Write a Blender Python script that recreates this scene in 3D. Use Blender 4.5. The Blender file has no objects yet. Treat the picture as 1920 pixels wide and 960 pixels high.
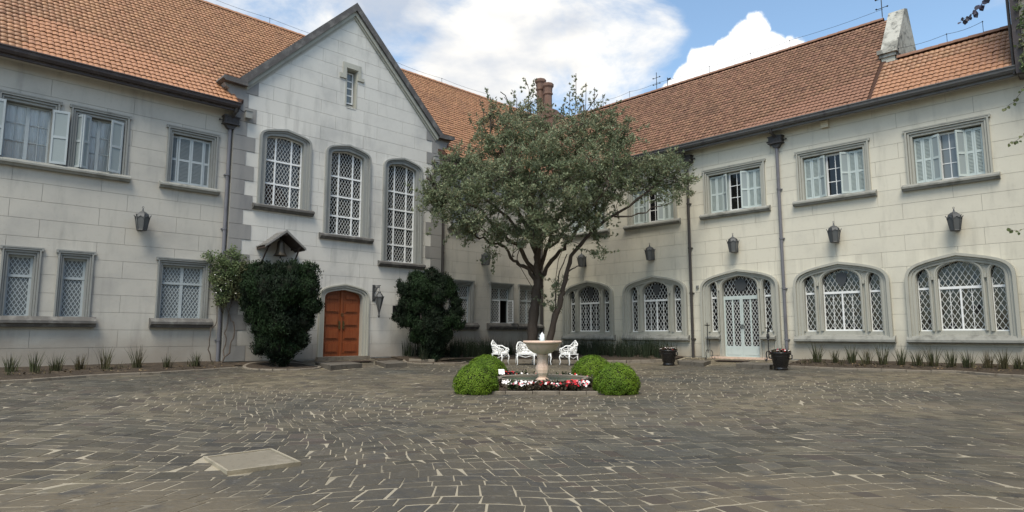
import bpy, math, random
import numpy as np
from mathutils import Vector, Matrix
random.seed(7); rng = np.random.default_rng(7)
S = bpy.context.scene
COL = S.collection
R = math.radians

# ------------------------------------------------------------------ camera
CAMP = Vector((21.95, -23.5, 0.95))
AZ = R(45.7); PITCH = R(6.91)
cam = bpy.data.cameras.new('camera'); camo = bpy.data.objects.new('camera', cam); COL.objects.link(camo)
cam.sensor_width = 36; cam.lens = 36*1198/1920
cam.clip_start = .05; cam.clip_end = 3000
camo.location = CAMP
camo.rotation_euler = (R(90)+PITCH, 0, AZ)
S.camera = camo
S.render.resolution_x, S.render.resolution_y = 1024, 512
FW = Vector((-math.sin(AZ), math.cos(AZ), 0)); RT = Vector((math.cos(AZ), math.sin(AZ), 0))
def diag(l, d):
    """a point of the courtyard's diagonal axis: l metres to its right, d metres along it from the gateway"""
    return (CAMP.x+FW.x*d+RT.x*l, CAMP.y+FW.y*d+RT.y*l)

# ------------------------------------------------------------------ view
S.view_settings.view_transform = 'Standard'; S.view_settings.look = 'None'
S.view_settings.exposure = 0.86; S.view_settings.gamma = 1
S.cycles.max_bounces = 6; S.cycles.transparent_max_bounces = 8

# ------------------------------------------------------------------ sky
SUN_EL, SUN_AZ = R(58), (0.42, -0.62)         # horizontal direction towards the sun
w = bpy.data.worlds.new("World"); S.world = w; w.use_nodes = True
nt = w.node_tree; N = nt.nodes; Lk = nt.links; N.clear()
def nd(t, **k):
    n = N.new(t)
    for a, b in k.items(): setattr(n, a, b)
    return n
def mathn(op, a, b=None, clamp=False):
    n = nd('ShaderNodeMath', operation=op, use_clamp=clamp)
    for i, v in enumerate((a, b)):
        if v is None: continue
        if isinstance(v, (int, float)): n.inputs[i].default_value = v
        else: Lk.new(v, n.inputs[i])
    return n.outputs[0]
out = nd('ShaderNodeOutputWorld'); tc = nd('ShaderNodeTexCoord')
sky = nd('ShaderNodeTexSky', sky_type='NISHITA', sun_disc=False, sun_elevation=SUN_EL,
         sun_rotation=math.atan2(SUN_AZ[0], SUN_AZ[1]), altitude=900, air_density=1.0, dust_density=2.5, ozone_density=1.0)
skys = nd('ShaderNodeMix', data_type='RGBA', blend_type='MULTIPLY'); skys.inputs[0].default_value = 1
Lk.new(sky.outputs[0], skys.inputs[6]); skys.inputs[7].default_value = (1.0, 1.05, .97, 1)
nse = nd('ShaderNodeTexNoise'); nse.inputs['Scale'].default_value = 3.2; nse.inputs['Detail'].default_value = 8; nse.inputs['Roughness'].default_value = .6; nse.inputs['Distortion'].default_value = .6
mp = nd('ShaderNodeMapping'); mp.inputs['Scale'].default_value = (1, 1, 2.3); mp.inputs['Rotation'].default_value = (.1, .35, 0)
Lk.new(tc.outputs['Generated'], mp.inputs[0]); Lk.new(mp.outputs[0], nse.inputs['Vector'])
# wide soft clouds: fields round a few directions, broken up by the noise
def blob(vec, c, r0, r1):
    d = nd('ShaderNodeVectorMath', operation='DISTANCE'); Lk.new(vec, d.inputs[0])
    v = Vector(c).normalized(); d.inputs[1].default_value = v
    m = nd('ShaderNodeMapRange', interpolation_type='SMOOTHSTEP'); Lk.new(d.outputs[1], m.inputs[0])
    m.inputs[1].default_value = r1; m.inputs[2].default_value = r0; m.inputs[3].default_value = 0; m.inputs[4].default_value = 1
    return m.outputs[0]
acc = None
for c, r0, r1 in [((-.846, .309, .435), .08, .30), ((-.626, .656, .421), .02, .17), ((-.534, .728, .43), .05, .16), ((-.70, .60, .36), .03, .17),
                  ((-.489, .757, .433), .02, .10), ((-.76, .46, .50), .0, .17)]:
    b = blob(tc.outputs['Generated'], c, r0, r1)
    acc = b if acc is None else mathn('MAXIMUM', acc, b)
cl = mathn('ADD', mathn('MULTIPLY', acc, .36), mathn('MULTIPLY', nse.outputs[0], 1.25))
wide = nd('ShaderNodeMapRange', interpolation_type='SMOOTHSTEP'); Lk.new(cl, wide.inputs[0])
wide.inputs[1].default_value = .66; wide.inputs[2].default_value = .98
# a heaped cloud over the right hand ridge
n2 = nd('ShaderNodeTexNoise'); n2.inputs['Scale'].default_value = 26; n2.inputs['Detail'].default_value = 5; n2.inputs['Roughness'].default_value = .55
Lk.new(tc.outputs['Generated'], n2.inputs['Vector'])
warp = nd('ShaderNodeVectorMath', operation='MULTIPLY_ADD'); Lk.new(n2.outputs['Color'], warp.inputs[0])
warp.inputs[1].default_value = (.03, .03, .03); Lk.new(tc.outputs['Generated'], warp.inputs[2])
sub = nd('ShaderNodeVectorMath', operation='SUBTRACT'); Lk.new(warp.outputs[0], sub.inputs[0]); sub.inputs[1].default_value = (.015, .015, .015)
cum = None
for c, r in [((-.379, .829, .405), .026), ((-.40, .833, .382), .033), ((-.437, .812, .384), .023), ((-.455, .81, .36), .030), ((-.363, .829, .42), .014),
             ((-.36, .85, .385), .030), ((-.332, .864, .392), .013), ((-.34, .87, .36), .026), ((-.42, .83, .35), .05), ((-.37, .86, .345), .045), ((-.475, .80, .345), .022)]:
    b = blob(sub.outputs[0], c, r, r+.006)
    cum = b if cum is None else mathn('MAXIMUM', cum, b)
n3 = nd('ShaderNodeTexNoise'); n3.inputs['Scale'].default_value = 5; n3.inputs['Detail'].default_value = 6; Lk.new(mp.outputs[0], n3.inputs['Vector'])
ccol = nd('ShaderNodeValToRGB'); Lk.new(n3.outputs[0], ccol.inputs[0])
ccol.color_ramp.elements[0].position = .36; ccol.color_ramp.elements[0].color = (.50, .56, .66, 1)
ccol.color_ramp.elements[1].position = .58; ccol.color_ramp.elements[1].color = (1.0, .965, .90, 1)
gain = nd('ShaderNodeMix', data_type='RGBA', blend_type='MIX'); Lk.new(wide.outputs[0], gain.inputs[0])
SKYS = .145
bg1 = nd('ShaderNodeBackground'); Lk.new(skys.outputs[2], bg1.inputs[0]); bg1.inputs[1].default_value = SKYS
bg2 = nd('ShaderNodeBackground'); Lk.new(ccol.outputs[0], bg2.inputs[0]); bg2.inputs[1].default_value = .64
bg3 = nd('ShaderNodeBackground'); bg3.inputs[0].default_value = (1, 1, 1, 1); bg3.inputs[1].default_value = .72
m1 = nd('ShaderNodeMixShader'); Lk.new(wide.outputs[0], m1.inputs[0]); Lk.new(bg1.outputs[0], m1.inputs[1]); Lk.new(bg2.outputs[0], m1.inputs[2])
m2 = nd('ShaderNodeMixShader'); Lk.new(cum, m2.inputs[0]); Lk.new(m1.outputs[0], m2.inputs[1]); Lk.new(bg3.outputs[0], m2.inputs[2])
Lk.new(m2.outputs[0], out.inputs[0])

# ------------------------------------------------------------------ sun behind thin cloud
sl = bpy.data.lights.new('sun', 'SUN'); sl.energy = 2.0; sl.angle = R(28); sl.color = (1, .92, .79)
so = bpy.data.objects.new('sun', sl); COL.objects.link(so); so.location = (20, -25, 40)
sd = Vector((SUN_AZ[0], SUN_AZ[1], 0)).normalized()*math.cos(SUN_EL)+Vector((0, 0, math.sin(SUN_EL)))
so.rotation_euler = (-sd).to_track_quat('-Z', 'Y').to_euler()

# ------------------------------------------------------------------ materials
def mat(name, base, rough=.8, metal=0, spec=.3, noise=None, bump=None, island=0, extra=None, coat=0, trans=0):
    """noise=[(scale, detail, (stretch), amount, colour)] layers colour over the base; bump=(scale, strength, distance)"""
    m = bpy.data.materials.new(name); m.use_nodes = True
    t = m.node_tree; n = t.nodes; l = t.links
    b = n['Principled BSDF']; b.inputs['Roughness'].default_value = rough; b.inputs['Metallic'].default_value = metal
    b.inputs['Specular IOR Level'].default_value = spec
    g = n.new('ShaderNodeNewGeometry'); pos = g.outputs['Position']
    col = n.new('ShaderNodeRGB'); col.outputs[0].default_value = (*base, 1); cur = col.outputs[0]
    for (sc, det, st, lo, hi, c) in (noise or []):
        mpn = n.new('ShaderNodeMapping'); mpn.inputs['Scale'].default_value = st; l.new(pos, mpn.inputs[0])
        ns = n.new('ShaderNodeTexNoise'); ns.inputs['Scale'].default_value = sc; ns.inputs['Detail'].default_value = det; ns.inputs['Roughness'].default_value = .6
        l.new(mpn.outputs[0], ns.inputs['Vector'])
        mr = n.new('ShaderNodeMapRange'); mr.interpolation_type = 'SMOOTHSTEP'; l.new(ns.outputs[0], mr.inputs[0])
        mr.inputs[1].default_value = lo; mr.inputs[2].default_value = hi
        mr.inputs[4].default_value = c[3] if len(c) > 3 else 1
        mx = n.new('ShaderNodeMix'); mx.data_type = 'RGBA'; l.new(mr.outputs[0], mx.inputs[0]); l.new(cur, mx.inputs[6]); mx.inputs[7].default_value = (*c[:3], 1)
        cur = mx.outputs[2]
    if island:
        isl_h = .012
        hs = n.new('ShaderNodeHueSaturation'); l.new(cur, hs.inputs['Color'])
        mr = n.new('ShaderNodeMapRange'); l.new(g.outputs['Random Per Island'], mr.inputs[0]); mr.inputs[3].default_value = 1-island; mr.inputs[4].default_value = 1+island
        l.new(mr.outputs[0], hs.inputs['Value'])
        mm = n.new('ShaderNodeMath'); mm.operation = 'MULTIPLY'; l.new(g.outputs['Random Per Island'], mm.inputs[0]); mm.inputs[1].default_value = 7.31
        fr = n.new('ShaderNodeMath'); fr.operation = 'FRACT'; l.new(mm.outputs[0], fr.inputs[0])
        mr2 = n.new('ShaderNodeMapRange'); l.new(fr.outputs[0], mr2.inputs[0]); mr2.inputs[3].default_value = .5-.008*min(1, island*3); mr2.inputs[4].default_value = .5+.008*min(1, island*3)
        l.new(mr2.outputs[0], hs.inputs['Hue']); cur = hs.outputs[0]
    if extra: cur = extra(n, l, pos, cur)
    l.new(cur, b.inputs['Base Color'])
    if bump:
        ns = n.new('ShaderNodeTexNoise'); ns.inputs['Scale'].default_value = bump[0]; ns.inputs['Detail'].default_value = 6; l.new(pos, ns.inputs['Vector'])
        bp = n.new('ShaderNodeBump'); bp.inputs['Strength'].default_value = bump[1]; bp.inputs['Distance'].default_value = bump[2]
        l.new(ns.outputs[0], bp.inputs['Height']); l.new(bp.outputs[0], b.inputs['Normal'])
    if coat: b.inputs['Coat Weight'].default_value = coat
    if trans:
        tr = n.new('ShaderNodeBsdfTranslucent'); l.new(cur, tr.inputs[0]); mx = n.new('ShaderNodeMixShader'); mx.inputs[0].default_value = trans
        l.new(b.outputs[0], mx.inputs[1]); l.new(tr.outputs[0], mx.inputs[2]); l.new(mx.outputs[0], n['Material Output'].inputs[0])
    return m
def splash(c, h0, h1, amt):
    """earth splashed up the foot of a wall, with an uneven upper edge"""
    def f(n, l, pos, cur):
        sx = n.new('ShaderNodeSeparateXYZ'); l.new(pos, sx.inputs[0])
        ns = n.new('ShaderNodeTexNoise'); ns.inputs['Scale'].default_value = .9; ns.inputs['Detail'].default_value = 5; l.new(pos, ns.inputs['Vector'])
        a = n.new('ShaderNodeMath'); a.operation = 'MULTIPLY_ADD'; l.new(ns.outputs[0], a.inputs[0]); a.inputs[1].default_value = -1.6; l.new(sx.outputs[2], a.inputs[2])
        mr = n.new('ShaderNodeMapRange'); mr.interpolation_type = 'SMOOTHSTEP'; l.new(a.outputs[0], mr.inputs[0]); mr.inputs[1].default_value = h1-.8; mr.inputs[2].default_value = h0-.8
        mr.inputs[4].default_value = amt
        mx = n.new('ShaderNodeMix'); mx.data_type = 'RGBA'; l.new(mr.outputs[0], mx.inputs[0]); l.new(cur, mx.inputs[6]); mx.inputs[7].default_value = (*c, 1)
        return mx.outputs[2]
    return f
M = {}
def wallmat(k, base, dark):
    M[k] = mat(k, base, .88, island=.075, bump=(38, .25, .006),
        noise=[(.55, 6, (1, 1, 1), .45, .75, (*dark, .55)), (2.4, 5, (1, 1, .18), .51, .74, (dark[0]*.75, dark[1]*.75, dark[2]*.72, .36)), (9, 4, (1, 1, 1), .55, .8, (base[0]*.82, base[1]*.8, base[2]*.78, .5))],
        extra=splash((.20, .155, .11), .0, 1.3, .55))
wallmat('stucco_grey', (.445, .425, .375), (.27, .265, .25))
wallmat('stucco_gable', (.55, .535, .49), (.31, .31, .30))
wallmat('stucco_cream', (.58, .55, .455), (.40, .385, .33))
M['joint'] = mat('joint_mortar', (.31, .30, .27), .9)
M['quoin'] = mat('quoin_stone', (.245, .238, .225), .85, bump=(30, .25, .006), island=.06, noise=[(1.6, 6, (1, 1, .25), .45, .75, (.15, .15, .155, .75))])
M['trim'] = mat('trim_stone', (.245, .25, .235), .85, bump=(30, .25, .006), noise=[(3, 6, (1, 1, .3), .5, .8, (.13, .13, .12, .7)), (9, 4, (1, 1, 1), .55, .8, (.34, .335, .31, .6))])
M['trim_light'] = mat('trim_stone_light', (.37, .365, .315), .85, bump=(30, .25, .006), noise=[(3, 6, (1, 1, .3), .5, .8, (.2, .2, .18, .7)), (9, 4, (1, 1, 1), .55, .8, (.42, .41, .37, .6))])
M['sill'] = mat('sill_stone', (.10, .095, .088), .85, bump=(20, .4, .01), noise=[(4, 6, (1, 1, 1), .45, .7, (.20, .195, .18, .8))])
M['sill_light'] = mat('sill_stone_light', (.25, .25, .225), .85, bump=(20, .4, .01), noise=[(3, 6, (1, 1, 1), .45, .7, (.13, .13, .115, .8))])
M['paint'] = mat('pale_grey_green_paint', (.46, .52, .50), .5, noise=[(5, 4, (1, 1, .4), .5, .8, (.36, .41, .39, .6))])
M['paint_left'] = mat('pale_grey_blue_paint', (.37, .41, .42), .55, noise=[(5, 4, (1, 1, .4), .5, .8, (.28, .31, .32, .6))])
M['shutter_panel'] = mat('shutter_panel_grey', (.27, .31, .31), .55)
M['white_paint'] = mat('white_paint', (.74, .75, .74), .45, noise=[(6, 4, (1, 1, 1), .5, .8, (.58, .58, .55, .5))])
M['iron_white'] = mat('white_enamelled_iron', (.82, .82, .80), .35)
M['glass'] = mat('dark_window_glass', (.008, .008, .009), .04, spec=.45)
M['glass_dim'] = mat('net_backed_glass', (.13, .145, .15), .12, spec=.6)
M['glass_upper'] = mat('grey_window_glass', (.16, .18, .185), .08, spec=.6)
M['curtain'] = mat('white_curtain', (.88, .88, .86), .9)
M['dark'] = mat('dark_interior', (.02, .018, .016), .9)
M['gutter'] = mat('gutter_dark_metal', (.055, .045, .045), .55, noise=[(3, 4, (1, 1, 1), .5, .7, (.09, .075, .07, .7))])
M['gutter_r'] = mat('gutter_grey_metal', (.12, .115, .11), .5, noise=[(3, 4, (1, 1, 1), .5, .7, (.06, .05, .05, .7))])
M['pipe'] = mat('downpipe_grey_paint', (.15, .15, .165), .5, noise=[(4, 5, (1, 1, .4), .5, .7, (.09, .085, .09, .7))])
M['pipe_dark'] = mat('downpipe_brown_paint', (.05, .045, .042), .5)
M['soffit'] = mat('soffit_plaster', (.42, .40, .36), .85)
def tilemat(k, base, dark, isl, rough=.55):
    M[k] = mat(k, base, rough, spec=.35, island=isl, bump=(60, .2, .004),
        noise=[(.45, 6, (1, 1, 1), .48, .72, (*dark, .7)), (7, 5, (1, 1, 1), .55, .75, (dark[0]*.6, dark[1]*.6, dark[2]*.6, .75)), (19, 2, (1, 1, 1), .70, .76, (.42, .34, .26, .6))])
tilemat('tile_orange', (.375, .192, .100), (.26, .138, .08), .14, .5)
tilemat('tile_brown', (.225, .12, .074), (.165, .092, .06), .24, .75)
tilemat('tile_warm', (.35, .185, .10), (.26, .14, .085), .18, .5)
M['under_tile'] = mat('roof_battens', (.06, .03, .02), .9)
M['coping'] = mat('weathered_coping_stone', (.085, .08, .078), .85, bump=(20, .5, .015), noise=[(3, 6, (1, 1, 1), .45, .7, (.17, .165, .155, .8))])
M['coping_light'] = mat('flaking_coping_plaster', (.42, .41, .36), .85, bump=(12, .6, .03), noise=[(1.6, 7, (1, 1, 1), .45, .6, (.19, .185, .16, .9)), (6, 5, (1, 1, 1), .55, .65, (.10, .10, .09, .8))])
M['wood_door'] = mat('varnished_red_wood', (.235, .066, .022), .36, spec=.4, noise=[(5, 6, (5, 5, .3), .4, .75, (.16, .03, .012, .8))])
M['brass'] = mat('aged_brass', (.12, .10, .05), .4, metal=.6)
M['iron'] = mat('wrought_iron', (.035, .036, .038), .5, metal=.3, noise=[(9, 4, (1, 1, 1), .5, .7, (.07, .07, .072, .7))])
M['iron_lantern'] = mat('lantern_grey_iron', (.075, .078, .08), .5, metal=.3)
M['lantern_glass'] = mat('lantern_frosted_glass', (.10, .105, .105), .2, spec=.5)
M['shingle'] = mat('grey_wood_shingle', (.17, .165, .155), .85, island=.25)
M['wood_dark'] = mat('dark_timber', (.05, .035, .028), .8)
M['bell'] = mat('bell_bronze', (.09, .075, .055), .45, metal=.5)
M['plaque'] = mat('black_stone_plaque', (.012, .012, .013), .3)
M['brick'] = mat('chimney_terracotta', (.16, .10, .075), .85, island=.2, bump=(30, .4, .01), noise=[(4, 5, (1, 1, 1), .5, .75, (.14, .07, .05, .8))])
M['stone_pave'] = mat('paving_stone', (.076, .067, .050), .62, spec=.3, island=.30, bump=(16, .8, .014),
    noise=[(.16, 3, (1, 1, 1), .42, .60, (.135, .112, .074, .85)), (.22, 3, (1, 1, 1), .50, .72, (.058, .058, .050, .7)), (3.2, 6, (1, 1, 1), .48, .72, (.052, .05, .046, .8)), (11, 5, (1, 1, 1), .55, .75, (.16, .15, .13, .5))])
M['stone_red'] = mat('brownish_paving_stone', (.078, .064, .049), .65, island=.2, bump=(26, .45, .008), noise=[(3.2, 6, (1, 1, 1), .5, .72, (.075, .06, .05, .8))])
M['mortar'] = mat('pale_paving_mortar', (.33, .29, .215), .9, bump=(30, .4, .01), noise=[(.9, 5, (1, 1, 1), .50, .66, (.13, .115, .085, .75)), (.25, 3, (1, 1, 1), .5, .7, (.20, .175, .14, .6))])
M['soil'] = mat('bed_soil', (.045, .034, .024), .95, bump=(12, .9, .05), noise=[(3, 5, (1, 1, 1), .5, .7, (.09, .068, .045, .8))])
M['ground'] = mat('outer_ground', (.07, .06, .045), .95)
M['kerb'] = mat('kerb_stone', (.19, .165, .13), .85, island=.12, bump=(20, .5, .01), noise=[(4, 5, (1, 1, 1), .5, .7, (.10, .085, .065, .8))])
M['cover'] = mat('concrete_cover', (.20, .175, .13), .85, bump=(25, .4, .006), noise=[(14, 5, (1, 1, 1), .56, .7, (.14, .12, .09, .8)), (2, 4, (1, 1, 1), .5, .7, (.33, .29, .23, .6))])
M['marble'] = mat('pink_marble', (.66, .48, .37), .45, noise=[(8, 6, (1, 1, .5), .5, .7, (.42, .33, .27, .7))])
M['water_dark'] = mat('green_pool_water', (.03, .115, .075), .05, spec=.6)
M['jet'] = mat('white_water_foam', (.9, .92, .93), .2)
M['bark'] = mat('tree_bark', (.075, .058, .045), .9, bump=(22, 1.0, .03), noise=[(10, 5, (1, 1, .3), .5, .7, (.10, .08, .065, .8))])
def leafmat(k, c1, c2, tr=.25, isl=.35, rough=.6):
    M[k] = mat(k, c1, rough, spec=.25, island=isl, noise=[(.9, 3, (1, 1, 1), .42, .62, (*c2, 1))], trans=tr)
leafmat('leaf_olive', (.245, .28, .17), (.17, .205, .115), .35, .35)
leafmat('leaf_olive_tan', (.27, .235, .14), (.19, .185, .11), .3, .4)
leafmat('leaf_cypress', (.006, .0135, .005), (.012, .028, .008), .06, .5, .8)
leafmat('leaf_box', (.14, .225, .018), (.095, .17, .014), .25, .4)
leafmat('leaf_sword', (.055, .062, .028), (.075, .062, .032), .2, .5)
leafmat('leaf_dark_sword', (.022, .032, .016), (.03, .04, .02), .15, .4)
leafmat('leaf_climber', (.10, .135, .055), (.13, .135, .065), .3, .4)
leafmat('leaf_purple', (.075, .055, .12), (.06, .06, .08), .25, .4)
leafmat('leaf_begonia', (.05, .035, .022), (.035, .06, .02), .2, .5)
M['petal_white'] = mat('white_petal', (.85, .82, .80), .6)
M['petal_red'] = mat('red_petal', (.62, .025, .035), .5)
M['petal_pink'] = mat('pink_petal', (.78, .22, .26), .5)
M['pot'] = mat('black_glazed_pot', (.014, .013, .013), .25, spec=.5)
M['core'] = mat('shaded_foliage_core', (.012, .014, .008), .95)  # near-black filler: shade within the foliage put into the colour
def glass_clear():
    m = bpy.data.materials.new('clear_window_glass'); m.use_nodes = True; t = m.node_tree; n = t.nodes; n.clear()
    o = n.new('ShaderNodeOutputMaterial'); g = n.new('ShaderNodeBsdfGlossy'); g.inputs['Roughness'].default_value = .03
    tr = n.new('ShaderNodeBsdfTransparent'); tr.inputs[0].default_value = (.9, .92, .92, 1); f = n.new('ShaderNodeFresnel'); f.inputs[0].default_value = 1.5
    mx = n.new('ShaderNodeMixShader'); t.links.new(f.outputs[0], mx.inputs[0]); t.links.new(tr.outputs[0], mx.inputs[1]); t.links.new(g.outputs[0], mx.inputs[2]); t.links.new(mx.outputs[0], o.inputs[0])
    return m
M['clear'] = glass_clear()
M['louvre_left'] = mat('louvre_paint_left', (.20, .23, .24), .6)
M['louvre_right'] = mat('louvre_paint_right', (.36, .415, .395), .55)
M['ceramic'] = mat('eastern_roof', (.22, .11, .07), .7)
M['lattice_paint'] = mat('greyish_white_lattice_paint', (.50, .51, .49), .5)
leafmat('leaf_dry', (.14, .095, .05), (.09, .07, .04), 0, .5)
M['beige'] = mat('beige_plastic', (.60, .55, .42), .5)
M['flag'] = mat('worn_flagstone', (.11, .098, .08), .8, island=.15, bump=(20, .5, .01), noise=[(4, 5, (1, 1, 1), .5, .7, (.06, .052, .042, .8))])
# ------------------------------------------------------------------ builders
class Frame:
    """a wall's own axes: u along it, z up, d out of it"""
    def __init__(s, o, u, n): s.o = Vector(o); s.u = Vector(u); s.n = Vector(n)
    def p(s, u, z, d): return s.o+s.u*u+s.n*d+Vector((0, 0, z))
    def turned(s, u, d, ang):
        c, q = math.cos(ang), math.sin(ang)
        return Frame(s.p(u, 0, d), s.u*c+s.n*q, s.n*c-s.u*q)
FL = Frame((0, 0, 0), (0, 1, 0), (1, 0, 0))      # left wing and the stretch to the corner
FG = Frame((.15, 0, 0), (0, 1, 0), (1, 0, 0))    # gabled entrance front
FR = Frame((0, 0, 0), (1, 0, 0), (0, -1, 0))     # right wing
class MB:
    def __init__(s): s.v = []; s.f = []; s.m = []
    def add(s, vs, fs, m=0):
        b = len(s.v); s.v += [tuple(v) for v in vs]
        for f in fs: s.f.append(tuple(i+b for i in f)); s.m.append(m)
        return s
    def box(s, F, u0, u1, z0, z1, d0, d1, m=0):
        P = [F.p(u, z, d) for d in (d0, d1) for z in (z0, z1) for u in (u0, u1)]
        return s.add(P, [(4, 5, 7, 6), (1, 0, 2, 3), (0, 4, 6, 2), (5, 1, 3, 7), (6, 7, 3, 2), (0, 1, 5, 4)], m)
    def prism(s, F, poly, d0, d1, m=0, back=True):
        n = len(poly); P = [F.p(u, z, d1) for u, z in poly]+[F.p(u, z, d0) for u, z in poly]
        fs = [tuple(range(n))]+[(i+n, (i+1) % n+n, (i+1) % n, i) for i in range(n)]
        if back: fs.append(tuple(range(2*n-1, n-1, -1)))
        return s.add(P, fs, m)
    def flat(s, F, poly, d, m=0): return s.add([F.p(u, z, d) for u, z in poly], [tuple(range(len(poly)))], m)
    def ring(s, F, outer, inner, d0, d1, m=0, closed=False):
        """a moulding between two outlines with equally many points (outline runs clockwise as seen: left foot, over the top, right foot)"""
        n = len(outer)
        P = [F.p(u, z, d1) for u, z in outer]+[F.p(u, z, d1) for u, z in inner]+[F.p(u, z, d0) for u, z in outer]+[F.p(u, z, d0) for u, z in inner]
        fs = []
        for i in range(n if closed else n-1):
            j = (i+1) % n
            fs += [(i, n+i, n+j, j), (i, j, 2*n+j, 2*n+i), (n+j, n+i, 3*n+i, 3*n+j)]
        if not closed: fs += [(0, 2*n, 3*n, n), (n-1, 2*n-1, 4*n-1, 3*n-1)]
        return s.add(P, fs, m)
    def tube(s, pts, r, k=6, m=0, cap=True, radii=None):
        pts = [Vector(p) for p in pts]; n = len(pts); P = []; up = None
        for i, p in enumerate(pts):
            t = (pts[min(i+1, n-1)]-pts[max(i-1, 0)])
            if t.length < 1e-9: t = Vector((0, 0, 1))
            t.normalize()
            if up is None:
                up = t.orthogonal().normalized()
            up = (up-t*up.dot(t))
            up = up.normalized() if up.length > 1e-6 else t.orthogonal().normalized()
            b = t.cross(up); rr = radii[i] if radii else r
            for j in range(k):
                a = 2*math.pi*j/k; P.append(p+(up*math.cos(a)+b*math.sin(a))*rr)
        fs = [(i*k+j, i*k+(j+1) % k, (i+1)*k+(j+1) % k, (i+1)*k+j) for i in range(n-1) for j in range(k)]
        if cap: fs += [tuple(range(k-1, -1, -1)), tuple((n-1)*k+j for j in range(k))]
        return s.add(P, fs, m)
    def lathe(s, prof, c=(0, 0, 0), k=24, m=0, lobes=0, la=0, capb=False, capt=False, sq=1, arc=None):
        P = []; c = Vector(c)
        for r, z in prof:
            for j in range(k):
                a = 2*math.pi*j/k; q = r*(1+la*math.cos(lobes*a)) if lobes else r
                P.append(c+Vector((q*math.cos(a), q*math.sin(a)*sq, z)))
        n = len(prof)
        fs = [(i*k+j, i*k+(j+1) % k, (i+1)*k+(j+1) % k, (i+1)*k+j) for i in range(n-1) for j in range(k)]
        if capb: fs.append(tuple(range(k-1, -1, -1)))
        if capt: fs.append(tuple((n-1)*k+j for j in range(k)))
        return s.add(P, fs, m)
    def obj(s, name, mats, parent=None, smooth=False, loc=None):
        me = bpy.data.meshes.new(name); me.from_pydata(s.v, [], s.f)
        ms = mats if isinstance(mats, (list, tuple)) else [mats]
        for q in ms: me.materials.append(M[q])
        if len(ms) > 1: me.polygons.foreach_set('material_index', s.m)
        if smooth: me.polygons.foreach_set('use_smooth', [True]*len(me.polygons))
        me.update()
        return link(name, me, parent, loc)
def link(name, me, parent=None, loc=None):
    o = bpy.data.objects.new(name, me); COL.objects.link(o)
    if parent is not None: o.parent = parent
    if loc is not None: o.location = loc
    return o
def tag(o, label=None, cat=None, group=None, kind=None):
    for k, v in (('label', label), ('category', cat), ('group', group), ('kind', kind)):
        if v: o[k] = v
    return o
def empty(name, loc, label, cat, group=None, rz=0):
    o = bpy.data.objects.new(name, None); COL.objects.link(o); o.location = loc; o.rotation_euler = (0, 0, rz); o.empty_display_size = .2
    return tag(o, label, cat, group)
def kids(o): return [c for c in COL.objects if c.parent == o]
CH = {}
def copy_tree(o, parent=None):
    c = o.copy(); COL.objects.link(c); c.parent = parent
    for ch in list(o.children): copy_tree(ch, c)
    return c
def instance(proto, i, loc, rz, label, scale=None):
    o = proto if i == 0 else copy_tree(proto)
    o.location = loc; o.rotation_euler = (0, 0, rz); o['label'] = label
    if scale: o.scale = scale
    return o

def arch(u0, u1, z0, zs, za, n=9, p1=.62, p2=.13, q2=.66):
    """outline of a four-centred arch: left foot, spring, apex, spring, right foot"""
    w = (u1-u0)/2; h = za-zs; pts = [(u0, z0)]
    half = []
    for i in range(n+1):
        t = i/n; a, b, c, d = (1-t)**3, 3*t*(1-t)**2, 3*t*t*(1-t), t**3
        half.append((b*0+c*p2*w+d*w, b*p1*h+c*q2*h+d*h))
    pts += [(u0+x, zs+y) for x, y in half]
    pts += [(u1-x, zs+y) for x, y in reversed(half[:-1])]
    pts.append((u1, z0))
    return pts
def rect(u0, u1, z0, z1): return [(u0, z0), (u0, z1), (u1, z1), (u1, z0)]
def hole_of(outline): # outline = left foot ... right foot
    us = [p[0] for p in outline]; zs = [p[1] for p in outline]
    # drop the feet, keep the top edge as a function of u
    tops = [(p[0], p[1]) for p in outline[1:-1]]
    return ([p[0] for p in tops], [p[1] for p in tops], outline[0][1])
def interp(u, us, zs): return float(np.interp(u, us, zs))
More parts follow.
